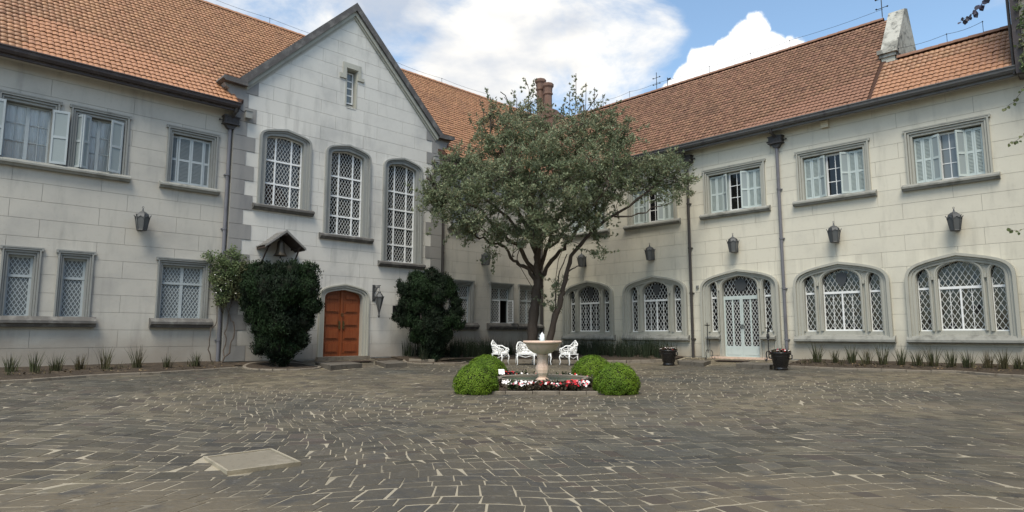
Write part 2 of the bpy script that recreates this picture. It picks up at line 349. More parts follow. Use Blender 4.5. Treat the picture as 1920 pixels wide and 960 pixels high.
def panel(mb, F, u0, u1, z0, z1, d0, d1, holes=(), top=None, m=0):
    """a slab of wall with holes; hole=(us, tops, bottom); top=(us, zs) is an outer limit"""
    hs = [h for h in holes if h[0][-1] > u0+1e-4 and h[0][0] < u1-1e-4 and h[2] < z1-1e-4 and max(h[1]) > z0+1e-4]
    br = {u0, u1}
    def poly_breaks(us, zs):
        for i in range(len(us)):
            if u0 < us[i] < u1: br.add(us[i])
            if i+1 < len(us):
                for zz in (z0, z1):
                    a, b = zs[i]-zz, zs[i+1]-zz
                    if a*b < 0:
                        t = a/(a-b); u = us[i]+(us[i+1]-us[i])*t
                        if u0 < u < u1: br.add(u)
    for h in hs: poly_breaks(h[0], h[1])
    if top: poly_breaks(*top)
    B = sorted(br); B = [b for i, b in enumerate(B) if i == 0 or b-B[i-1] > 1e-5]
    strips = []
    for a, b in zip(B[:-1], B[1:]):
        mid = (a+b)/2
        ha = min(z1, interp(a, *top)) if top else z1; hb = min(z1, interp(b, *top)) if top else z1
        hm = min(z1, interp(mid, *top)) if top else z1
        iv = [(z0, z0, ha, hb)] if hm > z0+1e-4 else []
        for us, zt, zb in hs:
            if us[0] < mid < us[-1]:
                ta, tb = max(z0, interp(a, us, zt)), max(z0, interp(b, us, zt)); nb = []
                for (la, lb, ua, ub) in iv:
                    if zb > (la+lb)/2+1e-4: nb.append((la, lb, min(zb, ua), min(zb, ub)))
                    if (ua+ub)/2 > (ta+tb)/2+1e-4: nb.append((max(la, min(ta, ua)), max(lb, min(tb, ub)), ua, ub))
                iv = nb if zb < z1 else iv
        strips.append((a, b, iv))
    def q(pts, fl=False):
        mb.add(pts, [(0, 1, 2, 3)], m)
    for a, b, iv in strips:
        for la, lb, ua, ub in iv:
            q([F.p(a, la, d1), F.p(b, lb, d1), F.p(b, ub, d1), F.p(a, ua, d1)])
            q([F.p(a, ua, d1), F.p(b, ub, d1), F.p(b, ub, d0), F.p(a, ua, d0)])
            q([F.p(a, la, d0), F.p(b, lb, d0), F.p(b, lb, d1), F.p(a, la, d1)])
    for i in range(len(strips)+1):
        L = [(lb, ub) for la, lb, ua, ub in strips[i-1][2]] if i > 0 else []
        Rr = [(la, ua) for la, lb, ua, ub in strips[i][2]] if i < len(strips) else []
        u = strips[i-1][1] if i > 0 else strips[0][0]
        zs = sorted({z for iv in L+Rr for z in iv})
        for za, zb in zip(zs[:-1], zs[1:]):
            if zb-za < 1e-4: continue
            mz = (za+zb)/2; inL = any(x < mz < y for x, y in L); inR = any(x < mz < y for x, y in Rr)
            if inL and not inR: q([F.p(u, za, d1), F.p(u, za, d0), F.p(u, zb, d0), F.p(u, zb, d1)])
            if inR and not inL: q([F.p(u, za, d0), F.p(u, za, d1), F.p(u, zb, d1), F.p(u, zb, d0)])
    return mb

def clip_poly(poly, clip):
    """convex clip (Sutherland-Hodgman); both counter-clockwise"""
    outp = poly
    for i in range(len(clip)):
        a, b = clip[i], clip[(i+1) % len(clip)]; inp = outp; outp = []
        if not inp: break
        def side(p): return (b[0]-a[0])*(p[1]-a[1])-(b[1]-a[1])*(p[0]-a[0])
        for j in range(len(inp)):
            p, q = inp[j], inp[(j+1) % len(inp)]; sp, sq = side(p), side(q)
            if sp >= 0: outp.append(p)
            if sp*sq < 0:
                t = sp/(sp-sq); outp.append((p[0]+(q[0]-p[0])*t, p[1]+(q[1]-p[1])*t))
    return outp
def clip_seg(p, q, clip):
    t0, t1 = 0., 1.; dx, dy = q[0]-p[0], q[1]-p[1]
    for i in range(len(clip)):
        a, b = clip[i], clip[(i+1) % len(clip)]
        ex, ey = b[0]-a[0], b[1]-a[1]
        num = ex*(p[1]-a[1])-ey*(p[0]-a[0]); den = ex*dy-ey*dx
        if abs(den) < 1e-12:
            if num < 0: return None
            continue
        t = -num/den
        if den > 0: t0 = max(t0, t)
        else: t1 = min(t1, t)
    if t1-t0 < 1e-3: return None
    return (p[0]+dx*t0, p[1]+dy*t0), (p[0]+dx*t1, p[1]+dy*t1)
def bar2(mb, F, p, q, w, d0, d1, m=0):
    dx, dy = q[0]-p[0], q[1]-p[1]; l = math.hypot(dx, dy); nx, ny = -dy/l*w/2, dx/l*w/2
    mb.prism(F, [(p[0]-nx, p[1]-ny), (q[0]-nx, q[1]-ny), (q[0]+nx, q[1]+ny), (p[0]+nx, p[1]+ny)], d0, d1, m, back=False)
def ccw(poly):
    a = sum(poly[i][0]*poly[(i+1) % len(poly)][1]-poly[(i+1) % len(poly)][0]*poly[i][1] for i in range(len(poly)))
    return poly if a > 0 else poly[::-1]
def lattice(mb, F, poly, du, dz, w, d0, d1, m=0):
    poly = ccw(poly); us = [p[0] for p in poly]; zs = [p[1] for p in poly]
    u0, u1, z0, z1 = min(us), max(us), min(zs), max(zs); s = dz/du; cx = (u0+u1)/2
    K = int((u1-u0)/du+(z1-z0)/dz)+3
    for k in range(-K, K+1):
        c = cx+k*du
        for sg in (1, -1):
            L = (z1-z0)/s
            r = clip_seg((c, z0), (c+sg*L, z1), poly) if True else None
            if r: bar2(mb, F, r[0], r[1], w, d0, d1+(.0015 if sg > 0 else 0), m)
def diamonds(poly, du, dz):
    poly = ccw(poly); us = [p[0] for p in poly]; zs = [p[1] for p in poly]
    u0, u1, z0, z1 = min(us), max(us), min(zs), max(zs); cx = (u0+u1)/2; res = []
    nu = int((u1-u0)/du)+3; nz = int((z1-z0)/dz*2)+4
    for j in range(-1, nz):
        zc = z0+j*dz/2
        for i in range(-nu, nu+1):
            uc = cx+i*du+(du/2 if j % 2 == 0 else 0)
            p = clip_poly([(uc-du/2, zc), (uc, zc-dz/2), (uc+du/2, zc), (uc, zc+dz/2)], poly)
            if len(p) >= 3: res.append(p)
    return res
def tilted(mb, F, poly, d, amt=.012, m=0):
    """a pane set a little out of true in its lead"""
    cu = sum(p[0] for p in poly)/len(poly); cz = sum(p[1] for p in poly)/len(poly)
    a, b = random.gauss(0, amt), random.gauss(0, amt)
    mb.add([F.p(u, z, d+a*(u-cu)+b*(z-cz)) for u, z in poly], [tuple(range(len(poly)))], m)

# ground height of the courtyard: it falls gently from the house towards the gateway
def G(x, y):
    k = 3.0; a, b = max(x, 0), max(-y, 0); h = max(k-abs(a-b), 0)/k
    s = max(min(a, b)-h*h*k/4, 0)
    return -0.14*min(s/1.5, 1)-0.41*min(s/22, 1.3)
# ================================================================== the house
left_wing = empty('left_wing', (0, 0, 0), 'long grey rendered wing on the left and behind the tree under an orange tiled roof', 'building')
gable_front = empty('gabled_entrance', (0, 0, 0), 'steep pale gable with three tall stepped arched windows over a red door', 'building')
right_wing = empty('right_wing', (0, 0, 0), 'long cream rendered wing on the right with triple arched openings and a brown roof', 'building')
CH_, Z0 = .5125, .03     # height of a course of blocks
DRESS = random.Random(3)

def blocks(F, parent, u0, u1, z_top, holes, m, phase=0., top=None, lims=None, length=2.12):
    """every course of rendered blocks, each block a piece of its own standing 12 mm off the joint"""
    k = 0; g = .0045
    while Z0+k*CH_ < z_top-.05:
        za = Z0+k*CH_; zb = min(Z0+(k+1)*CH_, z_top)
        a0, a1 = lims(k) if lims else (u0, u1)
        js = [a0]; u = math.floor((a0-phase)/length)*length+phase+(k % 2)*length/3
        while u < a1:
            if u > a0+.25 and u < a1-.25: js.append(u)
            u += length
        js.append(a1)
        for a, b in zip(js[:-1], js[1:]):
            mb = MB(); e = DRESS.uniform(-.0015, .0015)
            panel(mb, F, a+g, b-g, za+g, zb-g, 0, .014+e, holes, top)
            for q_ in pieces(mb): q_.obj('wall_block', m, parent)
        k += 1

def pieces(mb):
    """the separate bodies of a mesh"""
    key = {}; par = list(range(len(mb.v)))
    def fd(i):
        while par[i] != i: par[i] = par[par[i]]; i = par[i]
        return i
    for i, v in enumerate(mb.v):
        k = tuple(round(c, 4) for c in v)
        if k in key: par[fd(i)] = fd(key[k])
        else: key[k] = i
    for f in mb.f:
        for i in f[1:]: par[fd(i)] = fd(f[0])
    gr = {}
    for f in mb.f: gr.setdefault(fd(f[0]), []).append(f)
    res = []
    for fs in gr.values():
        n = MB(); mp_ = {}
        for f in fs:
            for i in f:
                if i not in mp_: mp_[i] = len(n.v); n.v.append(mb.v[i])
            n.f.append(tuple(mp_[i] for i in f)); n.m.append(0)
        res.append(n)
    return res
def rect_surround(parent, F, u0, u1, z0, z1, mw, mt, trim, sill, sill_u, sill_z, sill_d, depth=.22, name='window', label=None):
    """moulded surround of a square headed window; returns the part and its opening"""
    mb = MB(); iu0, iu1, iz1 = u0+mw, u1-mw, z1-mt
    def o(t): return [(u0+mw*t, z0), (u0+mw*t, z1-mt*t), (u1-mw*t, z1-mt*t), (u1-mw*t, z0)]
    mb.ring(F, o(0), o(.28), -.02, .085); mb.ring(F, o(.35), o(.62), -.02, .045); mb.ring(F, o(.70), o(1), -depth-.02, .004); mb.ring(F, o(.05), o(.95), -.03, -.012)
    mb.ring(F, [(u0-.05, z1-.06), (u0-.05, z1+.035), (u1+.05, z1+.035), (u1+.05, z1-.06)], [(u0+.001, z1-.06), (u0+.001, z1-.002), (u1-.001, z1-.002), (u1-.001, z1-.06)], 0, .10)
    w_ = mb.obj(name, trim, parent)
    if label: w_['label'] = label
    if sill:
        s = MB(); a, b = sill_u; c, d = sill_z; h = d-c
        s.add([F.p(x, z, q) for x in (a, b) for q, z in ((-.2, c), (sill_d*.62, c), (sill_d*.8, c+h*.28), (sill_d, c+h*.36), (sill_d, c+h*.62), (sill_d*.5, d), (-.2, d+.02))],
              [tuple(range(6, -1, -1)), tuple(range(7, 14))]+[(i, (i+1) % 7, (i+1) % 7+7, i+7) for i in range(7)])
        s.obj('sill', sill, w_)
    return w_, (iu0, iu1, z0, iz1)

def lattice_light(win, F, poly, d, du, dz, glass, barm, w=.016, edge=.035, single=False, panes=None):
    """one leaded light: its sash edge, lattice bars and panes"""
    poly = ccw(poly); cu = (min(p[0] for p in poly)+max(p[0] for p in poly))/2; cz = (min(p[1] for p in poly)+max(p[1] for p in poly))/2
    mb = MB(); lattice(mb, F, poly, du, dz, w, d, d+.012)
    mb.obj('lattice', 'lattice_paint' if barm == 'white_paint' else barm, win)
    if single:
        for p in diamonds(poly, du, dz):
            q = MB(); tilted(q, F, p, d, .010); q.obj('pane', glass, win)
    else:
        q = MB()
        for p in diamonds(poly, du, dz): tilted(q, F, p, d, .008)
        o = q.obj('leaded_panes', glass, win); o['kind'] = 'stuff'

def bars(win, F, segs, name, m):
    mb = MB()
    for (u0, u1, z0, z1, d0, d1) in segs: mb.box(F, u0, u1, z0, z1, d0, d1)
    return mb.obj(name, m, win)

def leaf(parent, F, w, h, m, louvre=True, name='shutter', z=0., t=.035):
    """a shutter leaf in its own frame: u 0..w, z..z+h"""
    mb = MB(); r = min(.05, w*.22); mid = z+h*.5
    mb.box(F, 0, r, z, z+h, 0, t); mb.box(F, w-r, w, z, z+h, 0, t)
    for a in (z, mid-.035, z+h-.07): mb.box(F, r, w-r, a, a+.07, 0, t)
    o = mb.obj(name, m, parent)
    if louvre:
        s = MB()
        for a, b in ((z+.075, mid-.04), (mid+.04, z+h-.075)):
            n = int((b-a)/.042)
            for i in range(n):
                c = a+(i+.1)*(b-a)/n
                s.add([F.p(r, c, t*.85), F.p(w-r, c, t*.85), F.p(w-r, c+.036, .004), F.p(r, c+.036, .004), F.p(r, c-.006, t*.8), F.p(w-r, c-.006, t*.8)], [(0, 1, 2, 3), (4, 5, 1, 0)])
        s.box(F, r, w-r, z+.07, z+h-.07, -.004, -.001, 1)
        s.obj('louvres', ['louvre_left' if m == 'paint_left' else 'louvre_right', 'shutter_panel'], parent)
    else:
        s = MB(); s.box(F, r-.002, w-r+.002, z+.06, z+h-.06, .008, t*.5); s.obj('shutter_board', 'shutter_panel', parent)
    return o
def casement(win, F, u0, u1, z0, z1, d, cols, rows, m, glass, name='casement', fr=.045, bar=.018):
    mb = MB()
    mb.ring(F, rect(u0, u1, z0, z1), rect(u0+fr, u1-fr, z0+fr, z1-fr), d-.02, d+.03); mb.box(F, u0, u1, z0, z0+fr, d-.02, d+.029)
    for i in range(1, cols):
        u = u0+fr+(u1-u0-2*fr)*i/cols; mb.box(F, u-bar/2, u+bar/2, z0+fr, z1-fr, d-.01, d+.018)
    for j in range(1, rows):
        z = z0+fr+(z1-z0-2*fr)*j/rows; mb.box(F, u0+fr, u1-fr, z-bar/2, z+bar/2, d-.01, d+.016)
    mb.obj(name, m, win)
    for i in range(cols):
        for j in range(rows):
            a = u0+fr+(u1-u0-2*fr)*i/cols; b = u0+fr+(u1-u0-2*fr)*(i+1)/cols; c = z0+fr+(z1-z0-2*fr)*j/rows; e = z0+fr+(z1-z0-2*fr)*(j+1)/rows
            q = MB(); tilted(q, F, [(a, c), (b, c), (b, e), (a, e)], d, .006); q.obj('pane', glass, win)

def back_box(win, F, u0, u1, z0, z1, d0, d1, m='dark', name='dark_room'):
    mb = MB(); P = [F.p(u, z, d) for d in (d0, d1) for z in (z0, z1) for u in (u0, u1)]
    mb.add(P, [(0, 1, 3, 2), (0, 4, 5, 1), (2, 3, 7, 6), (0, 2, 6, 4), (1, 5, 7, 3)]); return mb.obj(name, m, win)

# ---- windows of the left wing
LU = [(-21.78, -20.40), (-20.12, -18.62), (-17.52, -15.98), (-5.95, -4.5)]
LD = [(-21.40, -20.53), (-20.14, -19.28), (-17.56, -16.03), (-6.06, -4.57), (-3.55, -2.07), (-1.66, -.22)]
holesL = [hole_of(rect(a+.03, b-.03, 5.74, 7.54)) for a, b in LU]+[hole_of(rect(a+.03, b-.03, 1.38, 3.27)) for a, b in LD]
def curtains(win, F, u0, u1, z0, z1, d):
    for a, b in ((u0+.02, (u0+u1)/2-.02), ((u0+u1)/2+.02, u1-.02)):
        n = 30; mb = MB(); P = []
        for i in range(n+1):
            u = a+(b-a)*i/n; q = d+.007*math.sin(i*1.1)+.003*math.sin(i*2.7)
            P += [F.p(u, z0, q), F.p(u, z1, q)]
        mb.add(P, [(2*i, 2*i+2, 2*i+3, 2*i+1) for i in range(n)]); mb.obj('curtain', 'curtain', win)
for i, (a, b) in enumerate(LU):
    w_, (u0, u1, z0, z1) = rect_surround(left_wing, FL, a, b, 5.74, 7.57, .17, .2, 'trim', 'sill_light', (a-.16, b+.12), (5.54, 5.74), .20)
    back_box(w_, FL, u0-.1, u1+.1, z0-.1, z1+.1, -.8, -.24)
    if i in (0, 1):
        um = (u0+u1)/2
        casement(w_, FL, u0, um, z0+.02, z1-.01, -.2, 2, 3, 'paint_left', 'clear'); casement(w_, FL, um, u1, z0+.02, z1-.01, -.2, 2, 3, 'paint_left', 'clear')
        curtains(w_, FL, u0, u1, z0, z1, -.232)
    if i == 0:      # shutters folded right back beside the opening
        f = FL.turned(u1+.02, .05, R(12)); leaf(w_, f, .40, z1-z0-.06, 'paint_left', False, z=z0+.02)
        f = FL.turned(u0-.02, .05, R(180-12)); f = Frame(FL.p(u0-.42, 0, .13), (0, 1, 0), (1, 0, 0)); leaf(w_, f, .40, z1-z0-.06, 'paint_left', False, z=z0+.02)
    elif i == 1:    # shutters half folded
        f = FL.turned(u0+.01, -.1, R(62)); leaf(w_, f, .27, z1-z0-.04, 'paint_left', False, z=z0+.02)
        f = Frame(f.p(.27, 0, .0), f.u, f.n).turned(0, 0, R(-100)); leaf(w_, f, .24, z1-z0-.04, 'paint_left', False, z=z0+.02)
        f = Frame(FL.p(u1-.33, 0, .16), FL.u*.94+FL.n*-.34, FL.n*.94+FL.u*.34); leaf(w_, f, .36, z1-z0-.04, 'paint_left', False, z=z0+.02)
    else:
        W = (u1-u0)/4; ws = [.17, .33, .33, .17]; x = u0
        for k, q in enumerate(ws):
            ww = q*(u1-u0); f = Frame(FL.p(x+.004, 0, -.16+.02*(k in (1, 2))), FL.u, FL.n); leaf(w_, f, ww-.008, z1-z0-.06, 'paint_left', True, z=z0+.03); x += ww
for i, (a, b) in enumerate(LD):
    two = i >= 2
    sl_u = {0: (-21.75, -19.12), 1: None, 2: (-17.70, -15.87), 3: (-6.2, -4.34), 4: (-3.72, -1.90), 5: (-1.82, -.06)}[i]
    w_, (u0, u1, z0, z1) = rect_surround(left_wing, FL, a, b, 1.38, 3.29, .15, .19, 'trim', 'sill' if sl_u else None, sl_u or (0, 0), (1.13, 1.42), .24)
    back_box(w_, FL, u0-.1, u1+.1, z0-.1, z1+.1, -.8, -.24)
    gm = 'glass_dim' if i < 3 else 'glass'; pm = 'paint_left'; tz = 2.53
    segs = [(u0, u1, z0, z0+.07, -.2, -.13), (u0, u1, tz-.035, tz+.035, -.2, -.12), (u0, u1, z1-.06, z1, -.2, -.13), (u0, u0+.06, z0+.07, z1-.06, -.2, -.132), (u1-.06, u1, z0+.07, z1-.06, -.2, -.132)]
    um = (u0+u1)/2
    if two: segs.append((um-.045, um+.045, z0+.07, z1-.06, -.2, -.128))
    bars(w_, FL, segs, 'sash_frame', pm)
    cols = [(u0+.06, um-.045), (um+.045, u1-.06)] if two else [(u0+.06, u1-.06)]
    for k, (c, e) in enumerate(cols):
        for q, (f0, f1) in enumerate(((z0+.07, tz-.035), (tz+.035, z1-.06))):
            if i == 4 and q == 0:
                if k == 0:  # white casement standing closed, the other one swung open
                    Fw = FL; mb = MB(); mb.ring(FL, rect(c-.03, e+.06, f0-.02, f1+.01), rect(c+.02, e+.0, f0+.03, f1-.03), -.12, -.08); mb.box(FL, c-.03, e+.06, f0-.02, f0+.03, -.12, -.081)
                    mb.obj('casement', 'white_paint', w_)
                    lattice_light(w_, FL, rect(c+.02, e, f0+.03, f1-.03), -.11, .1, .17, 'glass', 'white_paint')
                else:
                    f = FL.turned(e+.02, -.12, R(180-80)); mb = MB(); W = e-c
                    mb.ring(f, rect(0, W, f0-.02, f1+.01), rect(.05, W-.05, f0+.03, f1-.03), -.015, .015); mb.box(f, 0, W, f0-.02, f0+.03, -.015, .014)
                    mb.obj('casement', 'white_paint', w_)
                    lattice_light(w_, f, rect(.05, W-.05, f0+.03, f1-.03), -.002, .1, .17, 'glass', 'white_paint')
                continue
            lattice_light(w_, FL, rect(c, e, f0, f1), -.17, .105, .175, gm, 'white_paint' if i >= 3 else 'paint_left', w=.017)
for a_, b_ in ((-27, -15.5), (-6.55, 0)): mb = MB(); panel(mb, FL, a_, b_, -.4, 8.6, -.4, 0, holesL); mb.obj('wall', 'joint', left_wing)
segL = [(-27, -15.53), (-6.52, 0)]
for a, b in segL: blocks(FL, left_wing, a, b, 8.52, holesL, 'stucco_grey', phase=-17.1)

# ---- the gabled entrance front
AX = -11.08
GWS = [(-14.63, -12.69, 5.42, 7.80, 8.28, 3), (-12.11, -10.15, 4.66, 7.72, 8.25, 4), (-9.55, -7.61, 3.82, 7.66, 8.22, 5)]
gtop = ([-15.53, AX, -6.52], [9.2, 13.65, 9.1])
door_out = arch(-12.17, -10.06, .0, 2.28, 2.82, p1=.7, p2=.25, q2=.82)
slit_out = rect(-11.36, -10.84, 9.78, 11.33)
holesG = [hole_of(arch(a+.03, b-.03, z0, zs, za-.03)) for a, b, z0, zs, za, n in GWS]+[hole_of(arch(-12.14, -10.09, .0, 2.22, 2.79, p1=.72, p2=.17, q2=.74)), hole_of(slit_out)]
mb = MB(); panel(mb, FG, -15.53, -6.52, -.4, 13.7, -.6, 0, holesG, gtop); mb.obj('wall', 'joint', gable_front)
def glims(k):
    if k >= 18: return (-14.75, -7.41)
    return (-14.78, -7.38) if k % 2 == 0 else (-15.08, -7.10)
blocks(FG, gable_front, 0, 0, 13.6, holesG, 'stucco_gable', phase=-14.2, top=gtop, lims=glims, length=1.85)
k = 0
while Z0+k*CH_ < 10.6:
    za = Z0+k*CH_; l = glims(k)
    for a, b in ((-15.52, l[0]-.004), (l[1]+.004, -6.53)):
        mb = MB(); panel(mb, FG, a, b, za+.006, za+CH_-.006, 0, .035, (), gtop)
        if mb.f: mb.obj('quoin_block', 'quoin', gable_front)
    k += 1
# coping of the gable and its kneelers
def gl(off, e=0.): return [(-15.42-e, 9.5+off-e*0+(0)), (AX, 13.86+off), (-6.68+e, 9.5+off)]
mb = MB()
mb.ring(FG, [(-15.5, 9.66), (AX, 14.06), (-6.6, 9.58)], [(-15.3, 9.50), (AX, 13.74), (-6.8, 9.46)], -.45, .24)
mb.obj('coping', 'coping', gable_front)
mb = MB(); mb.ring(FG, [(-15.3, 9.499), (AX, 13.739), (-6.8, 9.459)], [(-15.2, 9.42), (AX, 13.56), (-6.9, 9.36)], -.1, .14)
mb.ring(FG, [(-15.2, 9.419), (AX, 13.559), (-6.9, 9.359)], [(-15.15, 9.37), (AX, 13.47), (-6.95, 9.31)], -.1, .07); mb.obj('coping_moulding', 'trim_light', gable_front)
for sg, cu in ((1, -15.5), (-1, -6.55)):
    def X(v): return cu+sg*v
    mb = MB(); P = [(X(.28), 9.78), (X(.2), 9.62), (X(-.50), 9.64), (X(-.56), 9.52), (X(-.44), 9.46), (X(.3), 9.44)]
    mb.prism(FG, ccw(P), -.45, .245)
    mb.obj('kneeler_cap', 'coping', gable_front)
    mb = MB(); mb.prism(FG, ccw([(X(.3), 9.435), (X(-.42), 9.455), (X(-.36), 9.34), (X(-.26), 9.28), (X(-.22), 9.12), (X(-.1), 9.0), (X(-.03), 8.72), (X(.3), 8.7)]), -.5, .036 if sg > 0 else .037)
    mb.obj('kneeler', 'quoin', gable_front)
for wi, (a, b, z0, zs, za, n) in enumerate(GWS):
    o = lambda t: arch(a+t, b-t, z0, zs, za-t*.95)
    mb = MB(); mb.ring(FG, o(0), o(.075), -.02, .11); mb.ring(FG, o(.075), o(.15), -.02, .055); mb.ring(FG, o(.15), o(.27), -.26, .02)
    w_ = mb.obj('window', 'trim', gable_front)
    s = MB(); d = .2; A, B = a-.15, b+.15; c, e = z0-.20, z0+.01
    s.add([FG.p(x, z, q) for x in (A, B) for q, z in ((-.2, c), (d*.5, c), (d*.8, c+.07), (d, c+.09), (d, c+.16), (d*.5, e), (-.2, e+.02))],
          [tuple(range(6, -1, -1)), tuple(range(7, 14))]+[(i, (i+1) % 7, (i+1) % 7+7, i+7) for i in range(7)])
    s.obj('sill', 'sill', w_)
    inner = arch(a+.26, b-.26, z0, zs, za-.25); ip = ccw(inner)
    U0, U1 = a+.26, b-.26; W = U1-U0; H = za-.25-z0; c1, c2 = U0+W*.29, U0+W*.71
    mb = MB(); fr = arch(a+.31, b-.31, z0+.05, zs, za-.30); mb.ring(FG, inner, fr, -.22, -.16); mb.box(FG, U0+.05, U1-.05, z0, z0+.07, -.22, -.161)
    for u in (c1, c2): mb.prism(FG, ccw(clip_poly([(u-.027, z0), (u+.027, z0), (u+.027, za), (u-.027, za)], ip)), -.22, -.158)
    rows = [z0+.05+(zs+.12-z0-.05)*j/n for j in range(n+1)]; rows[-1] = za
    if wi == 0: rows = [z0+.05, z0+.05+.78, z0+.05+1.62, za]
    if wi == 1: rows = [z0+.05, 5.41, 6.18, 6.95, za]
    if wi == 2: rows = [z0+.05, 4.55, 5.28, 6.02, 6.77, za]
    for z in rows[1:-1]: mb.prism(FG, ccw(clip_poly([(U0, z-.03), (U1, z-.03), (U1, z+.03), (U0, z+.03)], ip)), -.22, -.155)
    mb.obj('sash_frame', 'white_paint', w_)
    cs = [U0+.04, c1, c2, U1-.04]
    for i in range(3):
        for j in range(len(rows)-1):
            cell = [(cs[i]+.02, rows[j]+.02), (cs[i+1]-.02, rows[j]+.02), (cs[i+1]-.02, rows[j+1]-.02), (cs[i]+.02, rows[j+1]-.02)]
            p = clip_poly(cell, ip)
            if len(p) < 3: continue
            mb = MB(); lattice(mb, FG, p, .125, .205, .013, -.20, -.19); mb.obj('lattice', 'lattice_paint', w_)
            q = MB(); q.flat(FG, ccw(p), -.2); q.obj('pane', 'glass', w_)
    back_box(w_, FG, U0-.2, U1+.2, z0-.2, za+.1, -.9, -.3)
# slit window
mb = MB(); mb.prism(FG, ccw([(-11.50, 11.33), (-11.50, 11.54), (-10.70, 11.54), (-10.70, 11.07), (-10.56, 11.07), (-10.56, 10.93), (-10.845, 10.93), (-10.845, 11.33), (-11.355, 11.33), (-11.355, 10.88), (-11.63, 10.88), (-11.63, 11.07), (-11.50, 11.07)]), 0, .07)
w_ = mb.obj('window', 'trim_light', gable_front); w_['label'] = 'narrow slit window high in the gable'
mb = MB(); mb.ring(FG, rect(-11.37, -10.83, 9.77, 11.34), rect(-11.30, -10.88, 9.77, 11.30), -.32, .02); mb.obj('reveal', 'trim_light', w_)
mb = MB(); mb.add([FG.p(-11.3, 9.72, .03), FG.p(-10.88, 9.72, .03), FG.p(-10.88, 9.99, -.3), FG.p(-11.3, 9.99, -.3)], [(0, 1, 2, 3)]); mb.obj('sill', 'sill_light', w_)
casement(w_, FG, -11.28, -10.90, 9.98, 11.26, -.24, 1, 4, 'white_paint', 'glass_upper', fr=.05, bar=.05)
back_box(w_, FG, -11.4, -10.8, 9.9, 11.4, -.8, -.33)
# entrance door
mb = MB()
o = lambda t: arch(-12.17+t, -10.06-t, .0, 2.22, 2.82-t*.9, p1=.72, p2=.17, q2=.74)
mb.ring(FG, o(0), o(.06), -.02, .09); mb.ring(FG, o(.06), o(.15), -.02, .05); mb.ring(FG, o(.15), o(.25), -.30, .01)
dr = mb.obj('door', 'trim_light', gable_front); dr['label'] = 'red panelled double door in an arched stone surround'
ip = ccw(arch(-11.93, -10.30, .1, 2.22, 2.60, p1=.72, p2=.17, q2=.74))
for s0, s1 in ((-11.93, -11.118), (-11.112, -10.30)):
    cell = clip_poly([(s0, .1), (s1, .1), (s1, 3), (s0, 3)], ip)
    mb = MB(); mb.prism(FG, ccw(cell), -.26, -.21); mb.obj('door_leaf', 'wood_door', dr)
    for z0, z1 in ((.22, .62), (.72, 1.12), (1.22, 1.62), (1.72, 2.12), (2.22, 2.8)):
        for a, b in ((s0+.09, s0+.40), (s0+.45, s1-.09)) if False else ((s0+.1, s1-.1),):
            p = clip_poly([(a, z0), (b, z0), (b, z1), (a, z1)], ccw(arch(-11.83, -10.40, .1, 2.16, 2.46, p1=.72, p2=.17, q2=.74)))
            if len(p) < 3: continue
            mb = MB(); o4 = [(a-.0, z0), (a, z1), (b, z1), (b, z0)]; mb.prism(FG, ccw(p), -.21, -.195)
            cu = sum(x for x, _ in p)/len(p); cz = sum(y for _, y in p)/len(p)
            p2 = [(cu+(x-cu)*.80, cz+(y-cz)*.72) for x, y in p]; mb.prism(FG, ccw(p2), -.195, -.165); mb.obj('door_panel', 'wood_door', dr)
mb = MB(); mb.box(FG, -11.16, -11.07, .1, 2.6, -.2, -.17); mb.obj('cover_strip', 'wood_door', dr)
mb = MB()
for u in (-11.2, -11.03): mb.box(FG, u-.035, u+.035, 1.12, 1.42, -.17, -.155); mb.tube([FG.p(u, 1.22, -.155), FG.p(u, 1.23, -.10), FG.p(u, 1.36, -.10), FG.p(u, 1.37, -.155)], .012, 5)
mb.obj('handle', 'brass', dr)
mb = MB(); mb.tube([FG.p(-11.1+.05*math.cos(t), 1.66+.05*math.sin(t), -.15) for t in np.linspace(0, 6.28, 12)], .012, 5); mb.obj('knocker', 'brass', dr)
mb = MB(); mb.box(FG, -12.2, -10.03, -.1, .095, -.3, .16); mb.obj('doorstep', 'kerb', dr)

